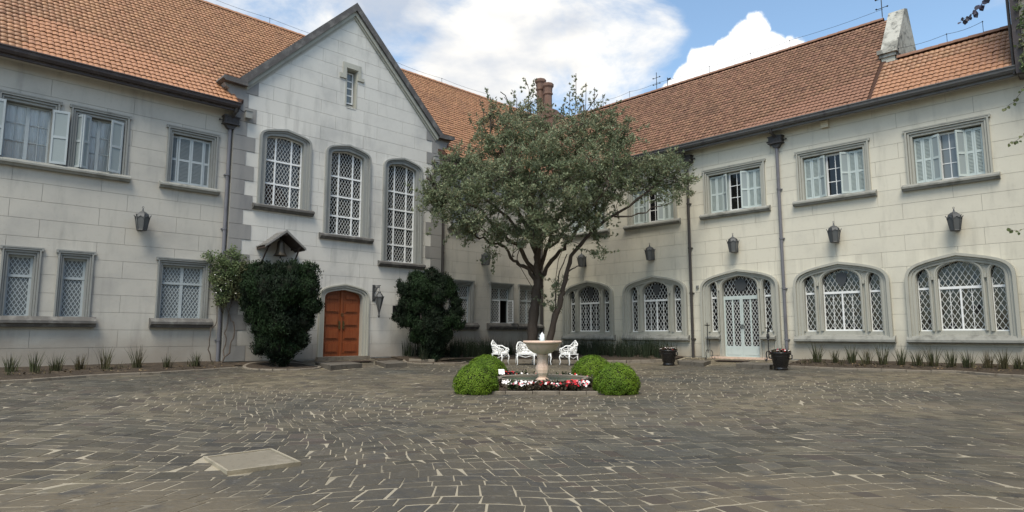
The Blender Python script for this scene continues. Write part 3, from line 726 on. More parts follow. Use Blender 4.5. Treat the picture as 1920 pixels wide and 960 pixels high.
# ---- the right wing: upper windows
RU = [(1.70, 4.18), (5.36, 7.86), (9.12, 11.67), (12.87, 15.29), (16.38, 18.63), (20.2, 22.4)][:5]
RC = [3.0, 6.62, 10.42, 14.10, 17.52]; RHW = [1.49, 1.58, 1.58, 1.55, 1.42]
def rout(i, t=0.):
    c, h = RC[i], RHW[i]; z0 = .0 if i == 2 else .80
    return arch(c-h+t, c+h-t, z0, 2.62, 3.42-t*.95, n=12, p1=.62, p2=.19, q2=.72)
holesR = [hole_of(rect(a+.03, b-.03, 5.74, 7.5)) for a, b in RU]+[hole_of(rout(i, .04)) for i in range(5)]
for i, (a, b) in enumerate(RU):
    w_, (u0, u1, z0, z1) = rect_surround(right_wing, FR, a, b, 5.74, 7.53, .20, .21, 'trim_light', 'sill_light', (a-.17, b+.16), (5.54, 5.745), .20)
    back_box(w_, FR, u0-.1, u1+.1, z0-.1, z1+.1, -.9, -.26)
    W = u1-u0; x1, x2 = u0+W*.385, u0+W*.66
    casement(w_, FR, x1-.03, x2+.03, z0+.03, z1-.02, -.2, 2, 3, 'white_paint', 'glass_upper' if i == 4 else 'glass', fr=.06, bar=.026)
    bars(w_, FR, [(u0, x1-.03, z0, z1-.02, -.24, -.2), (x2+.03, u1, z0, z1-.02, -.24, -.2)], 'sash_frame', 'paint')
    h = z1-z0-.10; zz = z0+.04
    for q0, q1 in ((.0, .13), (.13, .262)):
        leaf(w_, Frame(FR.p(u0+W*q0+.01, 0, -.15), FR.u, FR.n), W*(q1-q0)-.006, h, 'paint', True, z=zz)
    for q0, q1 in ((.745, .87), (.87, .995)):
        leaf(w_, Frame(FR.p(u0+W*q0+.006, 0, -.15), FR.u, FR.n), W*(q1-q0)-.006, h, 'paint', True, z=zz)
    jt = DRESS.uniform(-6, 6)
    leaf(w_, FR.turned(u0+W*.265, -.13, R(32+jt)), .29, h, 'paint', False, z=zz)
    f = FR.turned(u0+W*.745, -.13, R(180-40+jt)); L_ = .29
    f = Frame(f.p(L_, 0, 0), -f.u, -f.n); leaf(w_, f, L_, h, 'paint', False, z=zz)

# ---- the right wing: triple openings
RWLABEL = ['triple arched window nearest the inner corner', 'triple arched window left of the glazed door', 'glazed double door in a triple arched surround',
           'triple arched window with a crest in its glass, right of the glazed door', 'triple arched window without a crest, nearest the right edge']
for i in range(5):
    c, h = RC[i], RHW[i]; k = h/1.42 if i else 1.05
    mb = MB(); mb.ring(FR, rout(i, 0), rout(i, .09), -.02, .15); mb.ring(FR, rout(i, .09), rout(i, .17), -.02, .08); mb.ring(FR, rout(i, .17), rout(i, .26), -.10, .045)
    w_ = mb.obj('glazed_door' if i == 2 else 'window', 'trim_light', right_wing); w_['label'] = RWLABEL[i]
    zb = 1.04; hc = .60*k*(.94 if i else 1); s0, s1 = .80*k, 1.13*k
    if i == 2: hc = .72; s0, s1 = .93, 1.24
    cb = .06 if i == 2 else zb; sb = 1.02
    zt = 2.36
    L1 = arch(c-s1, c-s0, sb, 2.62, 3.04, n=6, p1=.75, p2=.35, q2=.72); L2 = arch(c+s0, c+s1, sb, 2.62, 3.04, n=6, p1=.75, p2=.35, q2=.72)
    LC = arch(c-hc, c+hc, cb, 2.66, 3.17, n=10, p1=.66, p2=.20, q2=.74)
    top = rout(i, .25); T = hole_of(top)
    mb = MB(); panel(mb, FR, c-h+.25, c+h-.25, 0.0 if i == 2 else .8, 3.4, -.24, -.03, [hole_of(L1), hole_of(LC), hole_of(L2)], (T[0], T[1]))
    mb.obj('tracery', 'trim_light', w_)
    mb = MB()
    for A in (L1, LC, L2):
        u0, u1 = A[0][0], A[-1][0]; ap = max(z for _, z in A)
        def og(t): return arch(u0-t, u1+t, A[0][1], 2.62 if A is not LC else 2.66, ap+t*.9, n=(len(A)-4)//2+1 if False else (6 if A is not LC else 10), p1=.75 if A is not LC else .66, p2=.35 if A is not LC else .20, q2=.72 if A is not LC else .74)
        mb.ring(FR, og(.085), og(.035), -.03, .03); mb.ring(FR, og(.035), og(.0), -.03, -.0)
    # carved leaves in the spandrels
    for sx in (-1, 1):
        u = c+sx*(hc+s0)/2; z = 3.03
        for dx, dz, r in ((-.12, .07, .05), (-.04, .0, .045), (.06, .05, .05), (0, .10, .05), (.13, .11, .04)):
            pts = [(u+dx+r*math.cos(t)*1.2, z+dz+r*math.sin(t)) for t in np.linspace(0, 2*math.pi, 7)[:-1]]; mb.prism(FR, pts, -.03, -.005)
        mb.box(FR, u-.03, u+.03, 2.62, 2.74, -.03, .05)
    mb.obj('light_mouldings', 'trim_light', w_)
    # sill
    def sill(a, b, zt_, zb_, nm='sill'):
        s = MB(); d = .2
        s.add([FR.p(x, z, q) for x in (a, b) for q, z in ((-.2, zb_), (d*.8, zb_), (d, zb_+.03), (d, zb_+.10), (d*.55, zt_), (-.2, zt_+.1))],
              [tuple(range(5, -1, -1)), tuple(range(6, 12))]+[(q, (q+1) % 6, (q+1) % 6+6, q+6) for q in range(6)])
        s.obj(nm, 'sill_light', w_)
    if i != 2: sill(c-h-.06, c+h+.06, .86, .65)
    else:
        sill(c-s1-.14, c-s0+.1, .86, .72); sill(c+s0-.1, c+s1+.14, .86, .72)
        mb = MB()
        for u0, u1 in ((c-s1-.05, c-s0+.02), (c+s0-.02, c+s1+.05)): mb.box(FR, u0, u1, .1, .7, -.03, -.005)
        mb.obj('apron_panel', 'stucco_cream', w_)
        mb = MB(); mb.box(FR, c-1.2, c+1.2, -.12, .055, -.25, .18); mb.obj('doorstep', 'marble', w_)
    back_box(w_, FR, c-h+.1, c+h-.1, 0, 3.4, -.9, -.25)
    big = i >= 2
    gl_d = -.19
    # side lights
    for A in (L1, L2):
        u0, u1 = A[0][0], A[-1][0]; P = ccw(A)
        mb = MB(); mb.box(FR, u0, u1, zt-.035, zt+.035, gl_d-.01, gl_d+.04); mb.box(FR, u0, u1, sb, sb+.04, gl_d-.01, gl_d+.04); mb.box(FR, u0, u0+.02, sb+.04, 2.62, gl_d-.01, gl_d+.035); mb.box(FR, u1-.02, u1, sb+.04, 2.62, gl_d-.01, gl_d+.035)
        mb.obj('sash_frame', 'white_paint', w_)
        for za, zc in ((sb+.04, zt-.035), (zt+.035, 3.2)):
            p = clip_poly([(u0+.02, za), (u1-.02, za), (u1-.02, zc), (u0+.02, zc)], P)
            lattice_light(w_, FR, p, gl_d, .155, .26, 'glass', 'white_paint', w=.016, single=False)
    # middle light
    P = ccw(LC); u0, u1 = c-hc, c+hc
    mb = MB(); mb.box(FR, u0, u1, zt-.04, zt+.04, gl_d-.01, gl_d+.05)
    if i != 2:
        mb.box(FR, u0, u1, cb, cb+.05, gl_d-.01, gl_d+.05); mb.box(FR, c-.025, c+.025, cb+.05, zt-.04, gl_d-.01, gl_d+.045)
        for q in (-.5, .5): mb.box(FR, c+q*hc-.008, c+q*hc+.008, cb+.05, zt-.04, gl_d-.01, gl_d+.02)
        for e in (u0, u1-.03): mb.box(FR, e, e+.03, cb+.05, 2.66, gl_d-.01, gl_d+.04)
    mb.obj('sash_frame', 'white_paint' if i != 2 else 'paint', w_)
    p = clip_poly([(u0+.02, zt+.04), (u1-.02, zt+.04), (u1-.02, 3.4), (u0+.02, 3.4)], P)
    lattice_light(w_, FR, p, gl_d, .155, .26, 'glass', 'white_paint', w=.016, single=(i >= 3))
    if i != 2:
        for a, b in ((u0+.03, c-.025), (c+.025, u1-.03)):
            lattice_light(w_, FR, rect(a, b, cb+.05, zt-.04), gl_d, .155, .26, 'glass', 'white_paint', w=.016, single=(i >= 3))
    else:
        for s, (a, b) in enumerate(((u0, c-.003), (c+.003, u1))):
            dl = MB(); d = gl_d
            m_ = (a+b)/2
            dl.box(FR, a, b, cb, .47, d-.01, d+.05); dl.box(FR, a, b, zt-.10, zt-.04, d-.01, d+.05)
            for e in (a, b-.06): dl.box(FR, e, e+.06, .47, zt-.10, d-.01, d+.05)
            dl.box(FR, m_-.03, m_+.03, .47, zt-.10, d-.01, d+.04)
            dl.box(FR, a+.07, b-.07, .13, .40, d+.05, d+.06)
            dl.obj('door_leaf', 'paint', w_)
            for e, f in ((a+.06, m_-.03), (m_+.03, b-.06)):
                lattice_light(w_, FR, rect(e, f, .47, zt-.10), d, .125, .205, 'glass', 'white_paint', w=.016, single=True)
        mb = MB()
        for sx in (-1, 1): mb.box(FR, c+sx*.035-.02, c+sx*.035+.02, 1.12, 1.30, gl_d+.05, gl_d+.06)
        mb.tube([FR.p(c+.03, 1.25, gl_d+.06), FR.p(c+.03, 1.25, gl_d+.11), FR.p(c+.14, 1.23, gl_d+.11)], .012, 5); mb.obj('handle', 'iron', w_)
    if i != 4:  # painted crest hung in the head of the glass
        mb = MB(); r = .17 if i != 2 else .24; z = 2.82
        if i == 2: pts = [(c+r*(1+.08*math.cos(9*t))*math.cos(t), z+r*(1+.08*math.cos(9*t))*math.sin(t)) for t in np.linspace(0, 2*math.pi, 37)[:-1]]
        else: pts = [(c-r, z+.18), (c-r*1.0, z), (c-r*.55, z-.17), (c, z-.27), (c+r*.55, z-.17), (c+r, z), (c+r, z+.18), (c+.06, z+.24), (c-.06, z+.24)]
        mb.prism(FR, ccw(pts), gl_d+.02, gl_d+.045); mb.obj('crest', 'iron_lantern', w_)
mb = MB(); panel(mb, FR, 0, 27, -.4, 8.6, -.4, 0, holesR); mb.obj('wall', 'joint', right_wing)
blocks(FR, right_wing, .015, 27, 8.52, holesR, 'stucco_cream', phase=13.33)
# ------------------------------------------------------------------ roofs
def tile_template(w, l):
    us = [0, .22, .5, .78, 1.0]; hs = [.0, .016, .024, .016, .0]
    V = []
    for (s, dz) in ((0, .034), (l*1.12, .0)):
        for u, h in zip(us, hs): V.append((u*w*1.02, s, h+dz))
    for u, h in zip(us, hs): V.append((u*w*1.02, .004, h+.012))
    n = len(us); Fs = [(i, i+1, n+i+1, n+i) for i in range(n-1)]+[(2*n+i, 2*n+i+1, i+1, i) for i in range(n-1)]
    return np.array(V), np.array(Fs)
def roof_tiles(roof, O, U, SL, u0, u1, length, keep, m, w=.24, l=.33, nmax=300, seen=None):
    """tiles laid in courses from the eave up; the largest in the photograph are objects of their own"""
    V, Fs = tile_template(w, l); O = np.array(O, float); U = np.array(U, float); Sv = np.array(SL, float); Nv = np.cross(U, Sv)
    pts = []
    rows = int(length/l)
    for r in range(rows):
        for c in range(int((u1-u0)/w)):
            u = u0+c*w; s = r*l
            P = O+U*(u+w/2)+Sv*(s+l/2)
            if keep(P): pts.append((u+random.gauss(0, .004), s+random.gauss(0, .006), random.gauss(0, .003), random.gauss(0, .02), P))
    def near(q):
        P = q[4]; v = np.array(P)-np.array(CAMP); a = v@np.array(FW); b = v@np.array(RT)
        inside = a > 1 and abs(b/a) < .80 and (v[2]/a) < .56
        return (0 if inside else 1, float(np.linalg.norm(v)))
    pts.sort(key=near)
    B = np.array([U, Sv, Nv])
    me = bpy.data.meshes.new('roof_tile'); me.from_pydata([tuple(a@B) for a in V], [], [tuple(f) for f in Fs]); me.materials.append(M[m]); me.update()
    for u, s, h, t, P in pts[:nmax]:
        o = link('roof_tile', me, roof, tuple(O+U*u+Sv*s+Nv*h)); o.rotation_euler = Vector(Nv.tolist())*t
    rest = pts[nmax:]
    if rest:
        A = np.array([(u, s, h) for u, s, h, t, P in rest]); T = np.array([t for _, _, _, t, _ in rest])
        VV = V[None]+A[:, None, :]; VV[:, :, 2] += (V[None, :, 0]-w/2)*T[:, None]*.6
        W = (VV@B+O).reshape(-1, 3); FF = (Fs[None]+(np.arange(len(rest))*len(V))[:, None, None]).reshape(-1, 4)
        o = np_mesh('roof_tiling', W, FF, m, roof); o['kind'] = 'stuff'
def np_mesh(name, V, F, m, parent=None, mi=None, smooth=False):
    me = bpy.data.meshes.new(name); n, k = F.shape
    me.vertices.add(len(V)); me.vertices.foreach_set('co', np.asarray(V, np.float32).ravel())
    me.loops.add(n*k); me.loops.foreach_set('vertex_index', F.astype(np.int32).ravel())
    me.polygons.add(n); me.polygons.foreach_set('loop_start', np.arange(0, n*k, k, dtype=np.int32)); me.polygons.foreach_set('loop_total', np.full(n, k, np.int32))
    for q in (m if isinstance(m, (list, tuple)) else [m]): me.materials.append(M[q])
    if mi is not None: me.polygons.foreach_set('material_index', np.asarray(mi, np.int32))
    if smooth: me.polygons.foreach_set('use_smooth', np.ones(n, bool))
    me.update(calc_edges=True); me.validate()
    return link(name, me, parent)
q = math.sqrt(.5); EZ = 8.68
def slab(name, pts, parent, m='under_tile', t=.12):
    mb = MB(); n = len(pts); mb.add([Vector(p) for p in pts]+[Vector(p)-Vector((0, 0, t)) for p in pts], [tuple(range(n)), tuple(range(2*n-1, n-1, -1))]+[(i, i+n, (i+1) % n+n, (i+1) % n) for i in range(n)])
    return mb.obj(name, m, parent)
XR = -5.8; ZR = EZ+.5-XR      # left ridge
# left wing: court slope, rear slope
def gz(y): return 13.5-abs(y-AX)
roofL = slab('roof', [(.5, -27, EZ), (.5, -15.55, EZ), (-4.32, -AX*0-11.08, 13.5), (.5, -6.5, EZ), (.5, -.5, EZ), (-5.8, 5.8, ZR), (-5.8, 6, ZR), (-5.8, -27, ZR)], left_wing)
slab('roof_rear', [(XR, -27, ZR), (XR, 6, ZR), (-12.5, 6, ZR-6.7), (-12.5, -27, ZR-6.7)], left_wing, 'tile_orange')
def keepL(P):
    x, y, z = P
    if y > -x-.02: return False
    if -15.5 < y < -6.6 and (z < 9.2 or z < gz(y)+.12): return False
    return y > -26.9 and x > XR+.05
roof_tiles(roofL, (.53, 0, EZ+.01), (0, 1, 0), (-q, 0, q), -27, 6, 9.0, keepL, 'tile_orange', w=.155, l=.255)
# right wing: court slope
ZR2 = 13.45; YR = 4.27
roofR = slab('roof', [(.5, -.5, EZ), (15.6, -.5, EZ), (15.6, YR, ZR2), (-YR, YR, ZR2)], right_wing)
slab('roof_rear', [(-YR, YR, ZR2), (15.6, YR, ZR2), (15.6, 9.5, ZR2-5.2), (-4.3, 9.5, ZR2-5.2)], right_wing, 'tile_brown')
roof_tiles(roofR, (0, -.53, EZ+.01), (1, 0, 0), (0, q, q), -4.4, 15.55, 6.75, lambda P: P[0] > -P[1]+.02 and P[1] < YR, 'tile_brown', w=.155, l=.235, nmax=150)
slab('roof_low', [(15.6, -.5, EZ), (27, -.5, EZ), (27, 1.42, 10.6), (15.6, 1.42, 10.6)], right_wing)
slab('roof_low_rear', [(15.9, 1.42, 10.6), (24, 1.42, 10.6), (24, 4.5, 7.6), (15.9, 4.5, 7.6)], right_wing, 'tile_warm')
roof_tiles(roofR, (0, -.53, EZ+.01), (1, 0, 0), (0, q, q), 15.58, 19.5, 2.72, lambda P: True, 'tile_warm', w=.155, l=.255, nmax=150)
# cross roof behind the gable
for sg in (-1, 1):
    ye = AX+sg*4.5
    r_ = slab('roof', [(-.1, ye, 9.0), (-.1, AX, 13.5), (-6, AX, 13.5), (-6, ye, 9.0)], gable_front)
# ridge tiles
def ridge(parent, p0, p1, m, r=.12, step=.42):
    p0, p1 = Vector(p0), Vector(p1); L = (p1-p0).length; d = (p1-p0)/L; n = int(L/step); me = None
    side = d.cross(Vector((0, 0, 1)))
    V = []
    for s, rr in ((0, r*1.12), (step*1.1, r)):
        for k in range(7):
            a = math.pi*k/6; V.append(d*s+side*math.cos(a)*rr+Vector((0, 0, 1))*(math.sin(a)*rr-.02))
    me = bpy.data.meshes.new('ridge_tile'); me.from_pydata(V, [], [(k, k+1, k+8, k+7) for k in range(6)]+[tuple(range(7))]); me.materials.append(M[m]); me.update()
    for i in range(n): link('ridge_tile', me, parent, p0+d*(i*step))
ridge(left_wing, (XR, -27, ZR+.03), (XR, 6, ZR+.03), 'tile_orange')
ridge(right_wing, (-4.0, YR, ZR2+.03), (15.3, YR, ZR2+.03), 'tile_brown')
ridge(right_wing, (16.0, 1.42, 10.63), (19.5, 1.42, 10.63), 'tile_brown')
# the end wall of the left wing and backs, so that the house is closed
mb = MB(); mb.add([Vector(p) for p in ((0, 0, 0), (0, 0, 8.6), (XR, 6, ZR-.1), (XR, 6, 0), (-12.5, 6, 0), (-12.5, 6, 8.2))], [(0, 1, 2, 3), (3, 2, 5, 4)]); mb.obj('end_wall', 'stucco_grey', left_wing)
# raked parapet between the two right hand roofs
mb = MB(); P = [(1.6, 9.4), (1.6, 11.05), (1.68, 11.22), (3.05, 13.14), (3.45, 13.28), (5.3, 10.4), (5.3, 9.0)]
mb.add([Vector((x, y, z)) for x in (15.42, 15.96) for y, z in P], [tuple(range(7)), tuple(range(13, 6, -1))]+[(i, i+7, (i+1) % 7+7, (i+1) % 7) for i in range(7)]); pr = mb.obj('parapet', 'coping_light', right_wing)
mb = MB(); mb.box(FR, 15.36, 16.0, 10.95, 11.1, -2.0, -1.38); mb.box(FR, 15.41, 15.95, 10.82, 10.95, -2.0, -1.46); mb.obj('parapet_cornice', 'coping_light', right_wing)
mb = MB(); mb.box(FR, 15.47, 15.9, 10.0, 10.82, -2.0, -1.52); mb.obj('parapet_corbel', 'stucco_cream', right_wing)
# soffits and gutters
def gutter(parent, F, u0, u1, m, zt=EZ+.03):
    mb = MB(); mb.box(F, u0, u1, 8.50, 8.545, 0, .46); mb.obj('soffit', 'soffit', parent)
    mb = MB()
    mb.add([F.p(u, z, d) for u in (u0, u1) for d, z in ((.44, 8.505), (.56, 8.515), (.62, 8.58), (.63, 8.66), (.66, 8.67), (.66, 8.70), (.61, 8.70), (.60, 8.60), (.50, 8.56), (.45, 8.62))],
           [tuple(range(10)), tuple(range(19, 9, -1))]+[(i, i+10, (i+1) % 10+10, (i+1) % 10) for i in range(10)])
    mb.box(F, u0, u1, 8.43, 8.50, .38, .47); mb.obj('gutter', m, parent)
gutter(left_wing, FL, -27, -15.5, 'gutter'); gutter(left_wing, FL, -6.5, -.5, 'gutter'); gutter(right_wing, FR, .5, 19.45, 'gutter_r')
def downpipe(parent, F, u, m, z0=.0, hop=True, side=-1, top=8.2):
    mb = MB(); mb.tube([F.p(u, top-.3, .11), F.p(u, z0, .11)], .058, 10)
    for z in np.arange(.7, top-.6, 1.85): mb.tube([F.p(u, z, .11), F.p(u, z+.06, .11)], .075, 10); mb.box(F, u-.10, u+.10, z+.01, z+.05, 0, .06)
    pp = mb.obj('downpipe', m, parent, smooth=False)
    if hop:
        mb = MB(); mb.box(F, u-.24, u+.24, top-.16, top+.06, .01, .26); mb.box(F, u-.27, u+.27, top+.06, top+.10, .0, .29); mb.box(F, u-.27, u+.27, top-.19, top-.16, .0, .28)
        P = [(u-.2, top-.19), (u+.2, top-.19), (u+.08, top-.34), (u-.08, top-.34)]; mb.prism(F, ccw(P), .03, .2)
        for k in range(4): x = u-.18+k*.12; mb.ring(F, rect(x-.045, x+.045, top-.12, top+.03), rect(x-.03, x+.03, top-.10, top+.01), .26, .275)
        for s in (-1, 1):
            mb.tube([F.p(u+s*.24, top-.06, .1), F.p(u+s*.33, top-.06, .1)], .015, 5); mb.lathe([(.0, -.035), (.035, -.01), (.03, .02), (0, .035)], F.p(u+s*.35, top-.06, .1), 8)
        mb.obj('hopper', 'pipe_dark' if m != 'pipe_dark' else m, pp)
        mb = MB(); mb.tube([F.p(u+side*.04, 8.52, .52), F.p(u+side*.03, 8.40, .48), F.p(u, top+.02, .15)], .055, 8); mb.obj('swan_neck', 'pipe_dark', pp)
    return pp
downpipe(left_wing, FL, -15.63, 'pipe', -.15, side=1); downpipe(left_wing, FL, -6.40, 'pipe_dark', -.1)
downpipe(right_wing, FR, 12.20, 'pipe', -.1); downpipe(right_wing, FR, 8.43, 'pipe_dark', -.05)
mb = MB(); mb.tube([(.14, -.14, 8.5), (.14, -.14, -.2)], .07, 10); mb.obj('corner_downpipe', 'pipe_dark', left_wing)

# ------------------------------------------------------------------ upper storey that juts out at the far right
side = empty('side_wing', (19.5, -.6, 8.4), 'dark edged taller storey cutting off the tiled roof at the extreme right', 'building')
FS = Frame((0, 0, 0), (1, 0, 0), (0, -1, 0))
mb = MB(); mb.box(FS, .05, 4.5, .32, 6.0, -5, -.02); mb.obj('wall', 'stucco_grey', side)
mb = MB(); mb.box(FS, -.04, .15, .02, 6.05, -5, .10); mb.obj('corner_board', 'gutter', side)
mb = MB(); mb.box(FS, -.02, 4.5, .14, .32, -5, .06); mb.box(FS, 0, 4.5, .0, .14, -5, -.03); mb.obj('string_course', 'gutter_r', side)
mb = MB(); mb.tube([(-.10, .05, .05), (-.10, .05, 6.0)], .04, 8); mb.obj('downpipe', 'pipe_dark', side)

# ------------------------------------------------------------------ chimney stack behind the tree
ch = empty('chimney_stack', (-3.4, 4.4, 11.0), 'reddish chimney stack with two tall round pots rising behind the tree crown', 'chimney')
Y = Vector((0, 0, 0))
mb = MB()
for k in range(34):
    z = k*.1; 
    e = .0 if z < 2.9 else (z-2.9)*.9
    if k == 28: e = -.06
    mb.box(FS, -.85+e, .85-e*1.0, z+.006, z+.1, -.55+min(e, .3), .55-min(e, .3))
mb.box(FS, -.83+.1, .83-.1, 0, 3.0, -.5, .5); mb.obj('stack', 'brick', ch)
for x, y, h in ((-.66, -.05, 5.6), (-.04, -.05, 5.15)):
    mb = MB(); mb.lathe([(.27, 2.9), (.24, 3.3), (.235, h-.75), (.29, h-.7), (.29, h-.6), (.25, h-.58), (.27, h-.3), (.34, h-.2), (.35, h-.05), (.28, h), (.2, h), (.2, h-.3)], (x, y, 0), 16, lobes=8, la=.04); mb.obj('chimney_pot', 'brick', ch)

# ------------------------------------------------------------------ wires and aerials on the ridge
def aerial(x, y, z, h, arms, label):
    a = empty('aerial', (x, y, z), label, 'aerial')
    mb = MB(); mb.tube([(0, 0, 0), (0, 0, h)], .018, 5); mb.obj('mast', 'iron', a)
    for k, (zz, L) in enumerate(arms):
        mb = MB(); mb.tube([(-L, 0, zz), (L, .05, zz+.05)], .014, 4)
        for s in (-1, 1): mb.lathe([(0, -.045), (.045, 0), (0, .045)], (s*L, 0, zz+.02), 6)
        mb.obj('arm', 'iron', a)
# the wing that closes the court on the right, outside the picture but mirrored in the gable windows
far = empty('facing_wing', (27, -15, 0), 'rendered wing opposite the gable, mirrored in its tall windows', 'building')
mb = MB(); mb.box(FS, 0, 10, -.8, 8.6, -15, 18); mb.obj('wall', 'stucco_cream', far)
mb = MB(); mb.add([V_ for V_ in (Vector((-.5, -18.5, 8.5)), Vector((-.5, 15.5, 8.5)), Vector((5.3, 15.5, 14.2)), Vector((5.3, -18.5, 14.2)), Vector((11, 15.5, 8.5)), Vector((11, -18.5, 8.5)))], [(3, 2, 1, 0), (5, 4, 2, 3)]); mb.add([Vector((5.3, -18, 14.1)), Vector((-.4, -18, 8.5)), Vector((10.9, -18, 8.5)), Vector((5.3, 15, 14.1)), Vector((-.4, 15, 8.5)), Vector((10.9, 15, 8.5))], [(0, 1, 2), (3, 5, 4)]); mb.obj('roof', 'ceramic', far)
for k in range(8):
    for z_ in (1.4, 5.8):
        mb = MB(); mb.box(Frame((0, 0, 0), (0, 1, 0), (-1, 0, 0)), -16+k*3.9, -14.2+k*3.9, z_, z_+1.7, .0, .03); mb.obj('window', 'glass', far)
aerial(4.3, YR, ZR2+.1, .95, ((.3, .2), (.65, .2)), 'thin mast with two cross arms at the far end of the right ridge')
aerial(14.9, YR, ZR2+.2, 1.0, ((.35, .2), (.75, .2)), 'thin mast with two cross arms beside the raked stone parapet')
a = empty('aerial', (4.95, YR, ZR2+.1), 'short pole with a flag like plate on the right ridge', 'aerial')
mb = MB(); mb.tube([(0, 0, 0), (0, 0, .48)], .02, 5); mb.obj('mast', 'iron', a); mb = MB(); mb.box(FS, .0, .2, .32, .42, 0, .02); mb.obj('plate', 'iron', a)
def wire(pts, label, grp=None):
    o = empty('ridge_wire', pts[0], label, 'wire'); p0 = Vector(pts[0]); mb = MB()
    for a, b in zip(pts[:-1], pts[1:]):
        a, b = Vector(a)-p0, Vector(b)-p0
        mb.tube([a+(b-a)*t+Vector((0, 0, -.06*math.sin(math.pi*t))) for t in np.linspace(0, 1, 7)], .007, 4)
    mb.obj('cable', 'iron', o)
    for p in pts: v = Vector(p)-p0; mb = MB(); mb.tube([v+Vector((0, 0, -.42)), v], .010, 4); mb.lathe([(0, -.03), (.03, 0), (0, .03)], v, 6); mb.obj('stand_off', 'iron', o)
wire([(1.0, YR, ZR2+.45), (2.6, YR, ZR2+.48), (4.3, YR, ZR2+.48), (7.3, YR, ZR2+.45), (9.4, YR, ZR2+.45), (11.2, YR, ZR2+.46), (14.9, YR, ZR2+.5)], 'lightning wire held above the long right hand ridge')
wire([(16.05, 1.42, 11.0), (17.5, 1.42, 11.02), (18.5, 1.42, 11.1)], 'lightning wire held above the low ridge right of the stone parapet')
wire([(XR, -15, ZR+.4), (XR, -12, ZR+.38), (XR, -8, ZR+.38), (XR, -5.2, ZR+.4), (XR, -2, ZR+.38), (XR, 1.5, ZR+.4)], 'lightning wire held above the left ridge behind the gable')
# ================================================================== ground
def grid_mesh(name, x0, x1, y0, y1, n, zf, m, parent=None):
    xs = np.linspace(x0, x1, n); ys = np.linspace(y0, y1, n); V = [(x, y, zf(x, y)) for y in ys for x in xs]
    F = [(j*n+i, j*n+i+1, (j+1)*n+i+1, (j+1)*n+i) for j in range(n-1) for i in range(n-1)]
    mb = MB(); mb.add(V, F); return mb.obj(name, m, parent, smooth=True)
g = MB(); g.add([(-400, -400, -1.0), (400, -400, -1.0), (400, 400, -1.0), (-400, 400, -1.0)], [(0, 1, 2, 3)]); tag(g.obj('ground', 'ground'), kind='structure')
yard = grid_mesh('courtyard', -.3, 34, -36, .3, 330, lambda x, y: G(x, y)-.001, 'mortar'); yard['kind'] = 'structure'

KL = [(3.3, -27), (3.1, -23), (3.0, -21.5), (2.9, -20.9), (2.6, -20.3), (2.3, -19.7), (2.2, -18.9), (2.15, -17.9), (1.85, -16.9), (1.6, -16.2), (1.45, -15.5)]
KR = [(12.75, -1.75), (13.1, -2.0), (14.5, -2.15), (16.4, -1.85), (17.6, -1.6), (18.1, -1.85), (18.6, -2.2), (19.3, -2.35), (24, -2.5)]
PB = [(.15, -9.0), (1.3, -8.9), (2.0, -8.2)]+[diag(l, d) for l, d in ((-3.4, 25.3), (-1.5, 25.6), (.8, 25.7), (3.0, 25.4), (4.4, 24.9))]+[(7.9, -2.1), (8.1, -1.0), (8.1, -.1)]
def inside(p, poly):
    c = False; j = len(poly)-1
    for i in range(len(poly)):
        if (poly[i][1] > p[1]) != (poly[j][1] > p[1]) and p[0] < (poly[j][0]-poly[i][0])*(p[1]-poly[i][1])/(poly[j][1]-poly[i][1])+poly[i][0]: c = not c
        j = i
    return c
bedL = KL+[(0, -15.5), (0, -27)]; bedR = KR+[(24, 0), (12.75, 0)]; bedP = PB+[(0, 0)]
pitL = [(1.6+1.25*math.cos(t), -14.1+1.15*math.sin(t)) for t in np.linspace(0, 2*math.pi, 19)[:-1]]
pitR = [(1.75+1.2*math.cos(t), -8.0+1.2*math.sin(t)) for t in np.linspace(0, 2*math.pi, 19)[:-1]]
def bed(name, poly, h):
    mb = MB(); c = (sum(p[0] for p in poly)/len(poly), sum(p[1] for p in poly)/len(poly)); n = len(poly); K = 5
    V = []
    for k in range(K):
        for x, y in poly:
            a = x+(c[0]-x)*k/K; b = y+(c[1]-y)*k/K; V.append((a, b, G(a, b)+h*(1 if k else .35)+random.uniform(-.015, .02)))
    V.append((*c, G(*c)+h))
    F = [(k*n+i, k*n+(i+1) % n, (k+1)*n+(i+1) % n, (k+1)*n+i) for k in range(K-1) for i in range(n)]+[((K-1)*n+i, (K-1)*n+(i+1) % n, K*n) for i in range(n)]
    mb.add(V, F); o = mb.obj(name, 'soil', smooth=True); o['kind'] = 'structure'; return o
def strip_bed(name, kerb, wall, h):
    mb = MB(); V = []; K = 5
    for (a, b) in zip(kerb, wall):
        for k in range(K+1): x = a[0]+(b[0]-a[0])*k/K; y = a[1]+(b[1]-a[1])*k/K; V.append((x, y, G(x, y)*(1-k/K*.6)+h*(.4 if k == 0 else 1)+random.uniform(-.01, .015)))
    F = [(i*(K+1)+k, (i+1)*(K+1)+k, (i+1)*(K+1)+k+1, i*(K+1)+k+1) for i in range(len(kerb)-1) for k in range(K)]
    mb.add(V, F); o = mb.obj(name, 'soil', smooth=True); o['kind'] = 'structure'
def dense(pl, step=.35):
    out_ = []
    for a, b in zip(pl[:-1], pl[1:]):
        n = max(1, int(math.dist(a, b)/step))
        out_ += [(a[0]+(b[0]-a[0])*i/n, a[1]+(b[1]-a[1])*i/n) for i in range(n)]
    return out_+[pl[-1]]
dl = dense(KL); strip_bed('soil_bed', dl, [(.0, y) for x, y in dl], .05)
dr_ = dense(KR); strip_bed('soil_bed', dr_, [(x, .0) for x, y in dr_], .05)
bed('soil_bed', bedP, .16)
bed('soil_bed', pitL, .04); bed('soil_bed', pitR, .04)
